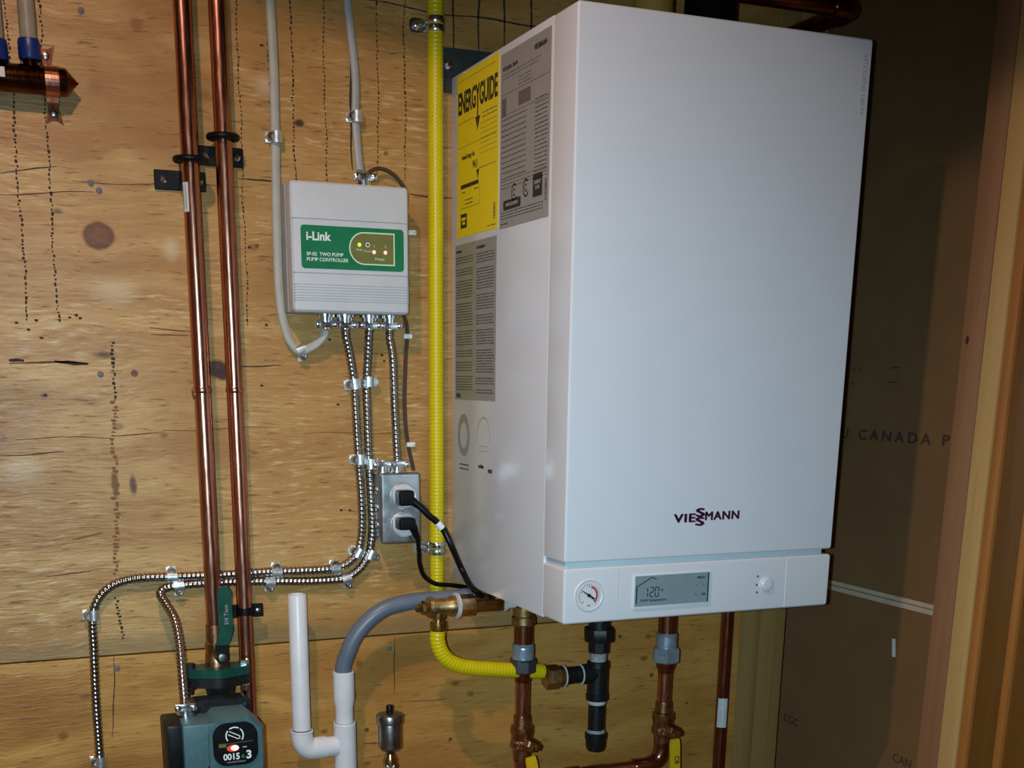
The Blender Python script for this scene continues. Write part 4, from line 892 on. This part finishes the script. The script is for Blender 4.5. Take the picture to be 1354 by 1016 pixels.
# ---------------------------------------------------------------- heating pipes under the boiler
def valve(parent_label, x, v0, u, hx, hu0, hv0, hu1, hv1, top, lettering=None):
    t = thing('ball_valve', parent_label, 'valve', (x, YR, at(u, v0+45, YR).z), 'ball valves under the boiler')
    stack('body', 'bronze', t, x, [(v0+46, 0.0128), (v0+30, 0.0140), (v0+27, 0.0176), (v0+20, 0.0176), (v0+18, 0.0160), (v0+10, 0.0165), (v0+8, 0.0178), (v0, 0.0172), (v0-1, 0.0135), (v0-14, 0.0128)], 24, u=u)
    zc_ = at(u, v0+22, YR).z
    MB().lathe((x+0.004, YR-0.012, zc_), (0.5, -1, 0), [(0, 0.0115), (0.010, 0.0115), (0.012, 0.0095), (0.018, 0.0092), (0.019, 0.006), (0.024, 0.0055)], 8).build('stem_nut', 'bronze', t)
    for k in range(4): MB().lathe((x+0.0175*math.cos(2.3+0.9*k), YR-0.0175*abs(math.sin(2.3+0.9*k))-0.001, zc_-0.004+0.003*k), (0, -1, 0), [(0, 0.0036), (0.003, 0.003), (0.0035, 0.0012)], 10).build('boss', 'bronze', t)
    a, b = at(hu0, hv0, YR-0.03), at(hu1, hv1, YR-0.03); d = (b-a).normalized(); w = Vector((d.z, 0, -d.x)); L = (b-a).length
    MB().prism([(0, -0.0075), (L*0.15, -0.0088), (L, -0.0088), (L+0.004, -0.005), (L+0.004, 0.005), (L, 0.0088), (L*0.15, 0.0088), (0, 0.0075)], a, d, w, 0.004).build('handle', 'handle_yellow', t)
    if lettering: text('handle_lettering', lettering, 'ink', t, (a+b)/2-EY*0.0045, d, Vector((-d.z, 0, d.x)) if False else w*-1, 0.0115, 0.01, align='CENTER')
    return t
lx = at(691, 900, YR).x
lr = thing('boiler_riser', 'copper riser with a dark union nut under the boiler left corner', 'pipe', (lx, YR, at(691, 1000, YR).z), 'copper risers under the boiler')
stack('brass_collar', 'brass_cast', lr, lx, [(827, 0.0150), (825, 0.0180), (816, 0.0180), (814, 0.0160), (802, 0.0165)], u=691)
stack('upper_pipe', 'copper_dark', lr, lx, [(853, 0.0143), (826, 0.0143)], u=691)
stack('threaded_nipple', 'bluesteel', lr, lx, [(874, 0.0160), (870, 0.0168), (867, 0.0158), (864, 0.0168), (861, 0.0158), (858, 0.0168), (855, 0.0158), (853, 0.0168), (851, 0.0150)], u=691)
stack('union_nut', 'darknut', lr, lx, [(889, 0.0190), (887, 0.0215), (873, 0.0215), (871, 0.0195)], 8, u=691)
stack('tailpiece', 'copper_dark', lr, lx, [(902, 0.0115), (899, 0.0122), (893, 0.0122), (889, 0.0150), (887, 0.0150)], u=691)
stack('lower_pipe', 'copper', lr, lx, [(960, 0.0111), (898, 0.0111)], u=691)
MB().cyl((lx, YR, 0.001), (lx, YR, at(691, 1000, YR).z), 0.0111).build('outlet_pipe', 'copper', lr)
valve('bronze ball valve with a yellow handle on the left boiler riser', lx, 960, 691, 0, 702, 1002, 710, 1045, 0)
rx = at(879, 900, YR).x
rv = thing('boiler_riser', 'copper riser with a blue-grey union under the boiler right half', 'pipe', (rx, YR, at(879, 1000, YR).z), 'copper risers under the boiler')
stack('upper_pipe', 'copper_dark', rv, rx, [(840, 0.0143), (800, 0.0143)], u=879)
stack('threaded_nipple', 'bluesteel', rv, rx, [(862, 0.0155), (858, 0.0166), (855, 0.0158), (852, 0.0168), (849, 0.0158), (846, 0.0168), (843, 0.0160), (839, 0.0168), (837, 0.0150)], u=879)
stack('union_nut', 'bluesteel', rv, rx, [(876, 0.0190), (874, 0.0222), (858, 0.0222), (856, 0.0200)], 6, u=879, phase=0.35)
stack('tailpiece', 'copper_dark', rv, rx, [(890, 0.0115), (886, 0.0122), (881, 0.0150), (874, 0.0160)], u=879)
stack('lower_pipe', 'copper', rv, rx, [(940, 0.0111), (886, 0.0111)], u=879)
stack('street_pipe', 'copper_dark', rv, rx, [(992, 0.0118), (968, 0.0122)], u=879)
zq = at(872, 990, YR).z
MB().tube([(rx, YR, zq+0.012), (rx, YR, zq-0.002), (rx-0.006, YR, zq-0.017), (rx-0.022, YR, zq-0.025), (rx-0.05, YR, zq-0.026)], 0.0134, 20, 0.003).build('elbow', 'copper_dark', rv)
MB().cyl((rx-0.045, YR, zq-0.026), (rx-0.165, YR, zq-0.026), 0.0111).build('branch_pipe', 'copper', rv)
MB().tube([(rx-0.150, YR, zq-0.026), (rx-0.172, YR, zq-0.027), (rx-0.186, YR, zq-0.036), (rx-0.188, YR, zq-0.060)], 0.0134, 20, 0.003).build('elbow', 'copper_dark', rv)
MB().cyl((rx-0.188, YR, zq-0.055), (rx-0.188, YR, 0.001), 0.0111).build('return_pipe', 'copper', rv)
valve('bronze ball valve with a yellow lettered handle on the right boiler riser', rx, 942, 877, 0, 893, 978, 893, 1030, 0, 'C8')

cx_ = at(957, 900, -0.0125).x
rp = thing('copper_pipe', 'dark copper pipe in the corner under the boiler, with a white sticker', 'pipe', (cx_, -0.0125, 0))
MB().cyl((cx_, -0.0125, 0.001), (cx_, -0.0125, 1.45), 0.0111).build('pipe', 'copper_dark', rp)
za, zb2 = at(955, 924, -0.02).z, at(955, 962, -0.02).z
st = MB()
for k in range(8):
    a0, a1 = math.radians(196+11*k), math.radians(207+11*k); r_ = 0.0115
    st.add([(cx_+r_*math.cos(a0), -0.0125+r_*math.sin(a0), zb2), (cx_+r_*math.cos(a1), -0.0125+r_*math.sin(a1), zb2), (cx_+r_*math.cos(a1), -0.0125+r_*math.sin(a1), za), (cx_+r_*math.cos(a0), -0.0125+r_*math.sin(a0), za)], [(0, 1, 2, 3)])
so = st.build('sticker', 'dull_white', rp)
bc = MB()
for k in range(9):
    z = zb2+0.010+k*0.0026; r_ = 0.0118; a0, a1 = math.radians(225), math.radians(262)
    bc.add([(cx_+r_*math.cos(a0), -0.0125+r_*math.sin(a0), z), (cx_+r_*math.cos(a1), -0.0125+r_*math.sin(a1), z), (cx_+r_*math.cos(a1), -0.0125+r_*math.sin(a1), z+0.0009), (cx_+r_*math.cos(a0), -0.0125+r_*math.sin(a0), z+0.0009)], [(0, 1, 2, 3)])
bc.build('barcode', 'ink_soft', so)

# ---------------------------------------------------------------- condensate drain
YV = -0.05
xa_ = at(396, 880, YV).x; xb_ = at(455, 930, YV).x; RV = 0.0134
zst, zel = at(394, 786, YV).z, at(400, 967, YV).z
zbr = at(430, 988, YV).z
pv = thing('drain_pipe', 'white plastic drain trap with an open standpipe and a tee', 'drain', (xb_, YV, 0))
MB().lathe((xa_, YV, zbr+0.01), (0, 0, 1), [(0, RV), (zst-zbr-0.012, RV), (zst-zbr-0.010, RV-0.001), (zst-zbr-0.010, RV-0.003), (zst-zbr-0.08, RV-0.003)], 28).build('standpipe', 'pvc', pv)
MB().tube([(xa_, YV, zel), (xa_, YV, zbr+0.022), (xa_+0.002, YV, zbr+0.010), (xa_+0.010, YV, zbr+0.001), (xa_+0.024, YV, zbr), (xa_+0.036, YV, zbr)], 0.0165, 24, 0.003).build('elbow', 'pvc', pv)
MB().lathe((xa_, YV, zel-0.001), (0, 0, 1), [(0, 0.0168), (0.0012, 0.0172), (0.0024, 0.0165), (0.0024, RV)], 28).build('socket_rim', 'pvc', pv)
MB().lathe((xa_, YV, zel+0.0016), (0, 0, 1), [(0, RV+0.0005), (0.0012, RV+0.0005)], 28).build('glue_ring', 'ink_soft', pv)
MB().cyl((xa_+0.03, YV, zbr), (xb_-0.012, YV, zbr), 0.0150, 24).build('branch', 'pvc', pv)
ztp, zsk, zmid = at(455, 957, YV).z, at(455, 888, YV).z, at(455, 930, YV).z
MB().lathe((xb_, YV, zbr-0.06), (0, 0, 1), [(0, 0.0168), (ztp-zbr+0.058, 0.0168), (ztp-zbr+0.060, 0.0172), (ztp-zbr+0.062, 0.0165)], 28).build('tee', 'pvc', pv)
MB().lathe((xb_, YV, ztp+0.0008), (0, 0, 1), [(0, RV+0.0008), (0.0014, RV+0.0008)], 28).build('glue_ring', 'ink_soft', pv)
MB().lathe((xb_, YV, ztp-0.01), (0, 0, 1), [(0, RV), (zmid-ztp+0.004, RV), (zmid-ztp+0.016, 0.0158), (zsk-ztp+0.009, 0.0158), (zsk-ztp+0.010, 0.0148), (zsk-ztp+0.010, 0.0125), (zmid-ztp+0.03, 0.0123)], 28).build('bell_socket', 'pvc', pv)
MB().cyl((xb_, YV, 0.001), (xb_, YV, zbr-0.055), RV, 24).build('down_pipe', 'pvc', pv)
hp = [(xb_, YV, zsk-0.02), (xb_, YV, zsk+0.006)]+[tuple(at(*q)) for q in ((459, 866, -0.052), (468, 845, -0.054), (484, 824, -0.056), (508, 806, -0.058), (538, 797, -0.060), (575, 793, -0.062), (605, 790, -0.066), (640, 786, -0.075))]
tag(MB().tube(hp, 0.0121, 20, 0.005).build('drain_hose', 'grey_hose', None, hp[0]), 'blue-grey rubber hose curving from the boiler into the white drain', 'hose')

# ---------------------------------------------------------------- automatic air vent
YW = -0.10
av = at(515.5, 960, YW); ax_ = av.x
def zw(v): return at(515, v, YW).z
vt = thing('air_vent', 'grey metal automatic air vent with a small black cap', 'air vent', (ax_, YW, zw(1016)))
pxm = 0.001
def st2(name, m_, prof, n=28, phase=0.0): 
    z0_ = zw(prof[0][0]); return MB().lathe((ax_, YW, z0_), (0, 0, 1), [(zw(v)-z0_, r) for v, r in prof], n, phase=phase).build(name, m_, vt)
st2('cap', 'black', [(944, 0.0048), (942, 0.0052), (934, 0.0052), (933, 0.0045)], 16)
st2('lid', 'nickel', [(957, 0.0165), (956, 0.0196), (947, 0.0200), (944.5, 0.0185), (943, 0.0140), (942.5, 0.0060)])
st2('body', 'nickel', [(994, 0.0070), (992, 0.0130), (988, 0.0170), (985, 0.0172), (958, 0.0172), (956, 0.0165)])
st2('neck', 'nickel', [(999, 0.0062), (992, 0.0066)])
st2('fitting', 'brass', [(1014, 0.0100), (1006, 0.0105), (1000, 0.0080), (997, 0.0070)], 12)
st2('hex_nut', 'nickel', [(1026, 0.0112), (1012, 0.0112), (1010, 0.0104)], 6)
MB().cyl((ax_, YW, 0.001), (ax_, YW, zw(1024)), 0.008).build('pipe', 'copper_dark', vt)

# ---------------------------------------------------------------- pump and its flange valve
zf = at(288, 878, YP).z
fv = thing('flange_valve', 'bronze shut-off valve with a dark green lever above the pump', 'valve', (x1, YP, zf))
def zp(v): return at(284, v, YP).z
MB().lathe((x1, YP, zf-0.004), (0, 0, 1), [(0, 0.0165), (0.004, 0.0160), (0.018, 0.0150), (0.020, 0.0142), (0.026, 0.0142), (0.028, 0.0148), (0.034, 0.0148), (0.036, 0.0128), (zv-zf+0.004, 0.0124)], 24).build('body', 'bronze', fv)
lev = at(294, 812, YP-0.03)
hz0, hz1 = at(293, 852, YP-0.03).z, at(294, 775, YP-0.03).z; hx0 = at(293, 850, YP-0.03).x; hx1 = at(295, 776, YP-0.03).x
MB().prism([(hx0-0.0085, hz0), (hx0+0.0085, hz0), (hx1+0.0095, hz0+0.02), (hx1+0.0095, hz1-0.008), (hx1+0.005, hz1), (hx1-0.005, hz1), (hx1-0.0095, hz1-0.008), (hx1-0.0095, hz0+0.02)], (0, YP-0.031, 0), EX, EZ, 0.007).build('lever', 'valve_green', fv)
text('lever_lettering', '3/4 Taco', 'grey_dark', fv, (hx1+0.001, YP-0.0383, hz0+0.042), EZ, -EX, 0.0080, 0.01, align='CENTER')
MB().prism([(hx0-0.0085, hz0+0.001), (hx0+0.0085, hz0+0.001), (hx0+0.0085, hz0-0.022), (hx0+0.004, hz0-0.028), (hx0-0.004, hz0-0.028), (hx0-0.0085, hz0-0.022)][::-1], (0, YP-0.027, 0), EX, EZ, 0.006).build('lever_neck', 'black', fv)
MB().lathe((hx0-0.001, YP-0.010, hz0-0.018), (0, -1, 0), [(0, 0.009), (0.02, 0.009), (0.0225, 0.0085), (0.0225, 0.006), (0.028, 0.0055), (0.0285, 0.003)], 12).build('stem_nut', 'nickel', fv)
def flange(zt, th): 
    out = []
    for k in range(40):
        a = 2*math.pi*k/40; r = 0.0265+0.0195*abs(math.cos(a))**6; out.append((r*math.cos(a), r*math.sin(a)))
    return out
MB().prism(flange(0, 0), (x1, YP-0.0062, zf-0.014), EX, EY, 0.0125).build('flange', 'valve_green', fv)
for sx in (-1, 1):
    MB().lathe((x1+sx*0.0375, YP-0.0062, zf-0.040), (0, 0, 1), [(0, 0.003), (0.006, 0.0034), (0.008, 0.0070), (0.014, 0.0070), (0.0145, 0.0035), (0.038, 0.0035), (0.0385, 0.0075), (0.044, 0.0075), (0.045, 0.0060)], 6).build('bolt', 'zinc' if sx > 0 else 'iron', fv)

pu = thing('circulator_pump', 'teal and black circulator pump with a round speed dial face', 'pump', (x1, -0.12, at(300, 1100, -0.15).z))
MB().prism(flange(0, 0), (x1, YP-0.0062, zf-0.028), EX, EY, 0.0135).build('top_flange', 'iron', pu)
MB().lathe((x1+0.003, YP-0.004, zf-0.085), (0, 0, 1), [(0, 0.034), (0.012, 0.030), (0.022, 0.021), (0.035, 0.0175), (0.046, 0.020), (0.058, 0.022)], 24).build('neck', 'iron', pu)
zc_ = at(310, 988, -0.2).z; xc_ = at(310, 988, -0.2).x+0.001
zfl = at(300, 921, -0.100).z; MB().prism(rrect(xc_-0.044, zc_-0.03, xc_+0.040, zfl, 0.012), (0, -0.085, 0), EX, EZ, 0.03).build('motor_flange', 'iron', pu)
for sx in (-1, 1): MB().lathe((xc_-0.002+sx*0.033, -0.115, zfl-0.010), (0, -1, 0), [(0, 0.005), (0.006, 0.005), (0.0065, 0.003)], 6).build('bolt', 'iron', pu)
rv_ = at(300, 926, -0.085).z-zc_
MB().lathe((xc_+0.006, -0.020, zc_), (0, -1, 0), [(0, rv_*0.4), (0.01, rv_*0.75), (0.030, rv_*0.90), (0.052, rv_*0.94), (0.058, rv_*1.02), (0.090, rv_*1.02), (0.094, rv_*0.95)], 8, phase=0.5).build('volute', 'iron', pu)
yf = -0.2
def octo(x0, z0, x1_, z1_, c): return [(x0, z0+c), (x0+c, z0), (x1_-c, z0), (x1_, z0+c), (x1_, z1_-c), (x1_-c, z1_), (x0+c, z1_), (x0, z1_-c)]
bx0, bx1 = at(277, 985, yf).x, at(351, 985, yf).x; bz1 = at(310, 940, yf+0.03).z; bz0 = at(310, 1040, yf).z
mo = MB(); oc = octo(bx0-0.004, bz0, bx1, bz1, 0.018)
V = [(x, yf+0.058, z) for x, z in oc]+[(x, yf+0.010, z) for x, z in oc]; cxm, czm = (bx0+bx1)/2, (bz0+bz1)/2
V += [(cxm+(x-cxm)*0.90, yf+0.002, czm+(z-czm)*0.90) for x, z in oc]
fs = [(k, (k+1) % 8, 8+(k+1) % 8, 8+k) for k in range(8)]+[(8+k, 8+(k+1) % 8, 16+(k+1) % 8, 16+k) for k in range(8)]+[tuple(range(8))[::-1], tuple(range(16, 24))]
mo.add(V, fs, False); mo.build('motor_housing', 'pump_teal', pu)
tx0, tx1 = at(244, 985, yf+0.008).x, bx0+0.02; tz1 = at(262, 957, yf+0.008).z
MB().box((at(221, 985, yf+0.014).x, yf+0.078, bz0), (tx0+0.004, yf+0.012, tz1-0.001), 0.005).build('terminal_box', 'black', pu)
MB().box((tx0-0.002, yf+0.0600, bz0), (tx1, yf+0.004, tz1-0.0005), 0.004).build('terminal_cover', 'pump_teal', pu)
dx, dz = at(312, 984, yf).x, at(312, 984, yf).z
fc = MB().prism(rrect(dx-0.0295, dz-0.0290, dx+0.0285, dz+0.0290, 0.018, 8), (0, yf+0.003, 0), EX, EZ, 0.0045).build('dial_face', 'black', pu)
yd = yf-0.0017
dial = MB()
for a0, a1 in ((60, 125), (-35, 48), (140, 215)): ring(dial, (dx-0.0015, yd, dz+0.0120), 0.0104, 0.0120, a0, a1, 0.0003, 8)
dial.build('dial_scale', 'white_ink', fc)
k_ = Vector((dx-0.0015, 0, dz+0.0120)); pn = MB()
a = math.radians(-28); d = Vector((math.cos(a), math.sin(a))); nn = Vector((-d.y, d.x))
for sgn in (-1, 1): lineq(pn, (k_.x-d.x*0.0085+nn.x*0.0022*sgn, k_.z-d.y*0.0085+nn.y*0.0022*sgn), (k_.x+d.x*0.0050+nn.x*0.0022*sgn, k_.z+d.y*0.0050+nn.y*0.0022*sgn), 0.0011, Vector((0, yd, 0)))
ring(pn, (k_.x+d.x*0.0050, yd, k_.z+d.y*0.0050), 0.0017, 0.0028, -28-90, -28+90, 0.0003, 8); pn.build('dial_pointer', 'white_ink', fc)
pl_ = MB(); lineq(pl_, (dx-0.0215, dz+0.0008), (dx+0.0225, dz+0.0030), 0.0005, Vector((0, yd, 0))); pl_.build('face_line', 'olive', fc)
MB().prism([(dx-0.0225, dz-0.0028), (dx-0.013, dz-0.0028), (dx-0.013, dz+0.0022), (dx-0.0225, dz+0.0022)], (0, yd, 0), EX, EZ, 0.0002).build('face_mark', 'olive', fc)
text('face_marking', 'max', 'white_ink', fc, (dx+0.008, yd-0.0002, dz-0.0045), EX, EZ, 0.0034)
MB().prism(circ(dx-0.0045, dz-0.0050, 0.0080, 0.0046), (0, yd+0.001, 0), EX, EZ, 0.0014).build('status_halo', 'led_halo', fc)  # glowing red disc standing in for the halo around the lamp
MB().prism(circ(dx-0.0020, dz-0.0046, 0.0052, 0.0036), (0, yd+0.001, 0), EX, EZ, 0.0020).build('status_lamp', 'led_hot', fc)
text('model_number', '0015', 'white_ink', fc, (dx-0.0175, yd-0.0002, dz-0.0168), EX, EZ, 0.0118, 0.025, sx=0.92)
text('model_number', 'e', 'green', fc, (dx+0.0058, yd-0.0002, dz-0.0166), EX, EZ, 0.0100, 0.03)
text('model_number', '3', 'white_ink', fc, (dx+0.0122, yd-0.0002, dz-0.0160), EX, EZ, 0.0155, 0.03)
text('face_marking', 'ECM HIGH EFFICIENCY', 'ink_pale', fc, (dx-0.0005, yd-0.0002, dz-0.0240), EX, EZ, 0.0024, align='CENTER')
MB().lathe((at(281, 1017, yf).x, yf+0.006, at(281, 1017, yf).z), (0, -1, 0), [(0, 0.0055), (0.002, 0.0050)], 14).build('screw', 'ink', pu)
MB().lathe((x1+0.003, YP-0.004, zc_-0.085), (0, 0, 1), [(0, 0.022), (0.02, 0.020), (0.035, 0.021), (0.05, 0.030), (0.07, 0.034)], 24).build('neck', 'iron', pu)
MB().prism(flange(0, 0), (x1, YP-0.002, zc_-0.100), EX, EY, 0.016).build('bottom_flange', 'iron', pu)
MB().cyl((x1, YP, 0.001), (x1, YP, zc_-0.1), RP).build('feed_pipe', 'copper', pu)
xq = at(246, 948, -0.155).x
connector(pu, xq, -0.150, tz1-0.0005, -1, 0.0090)
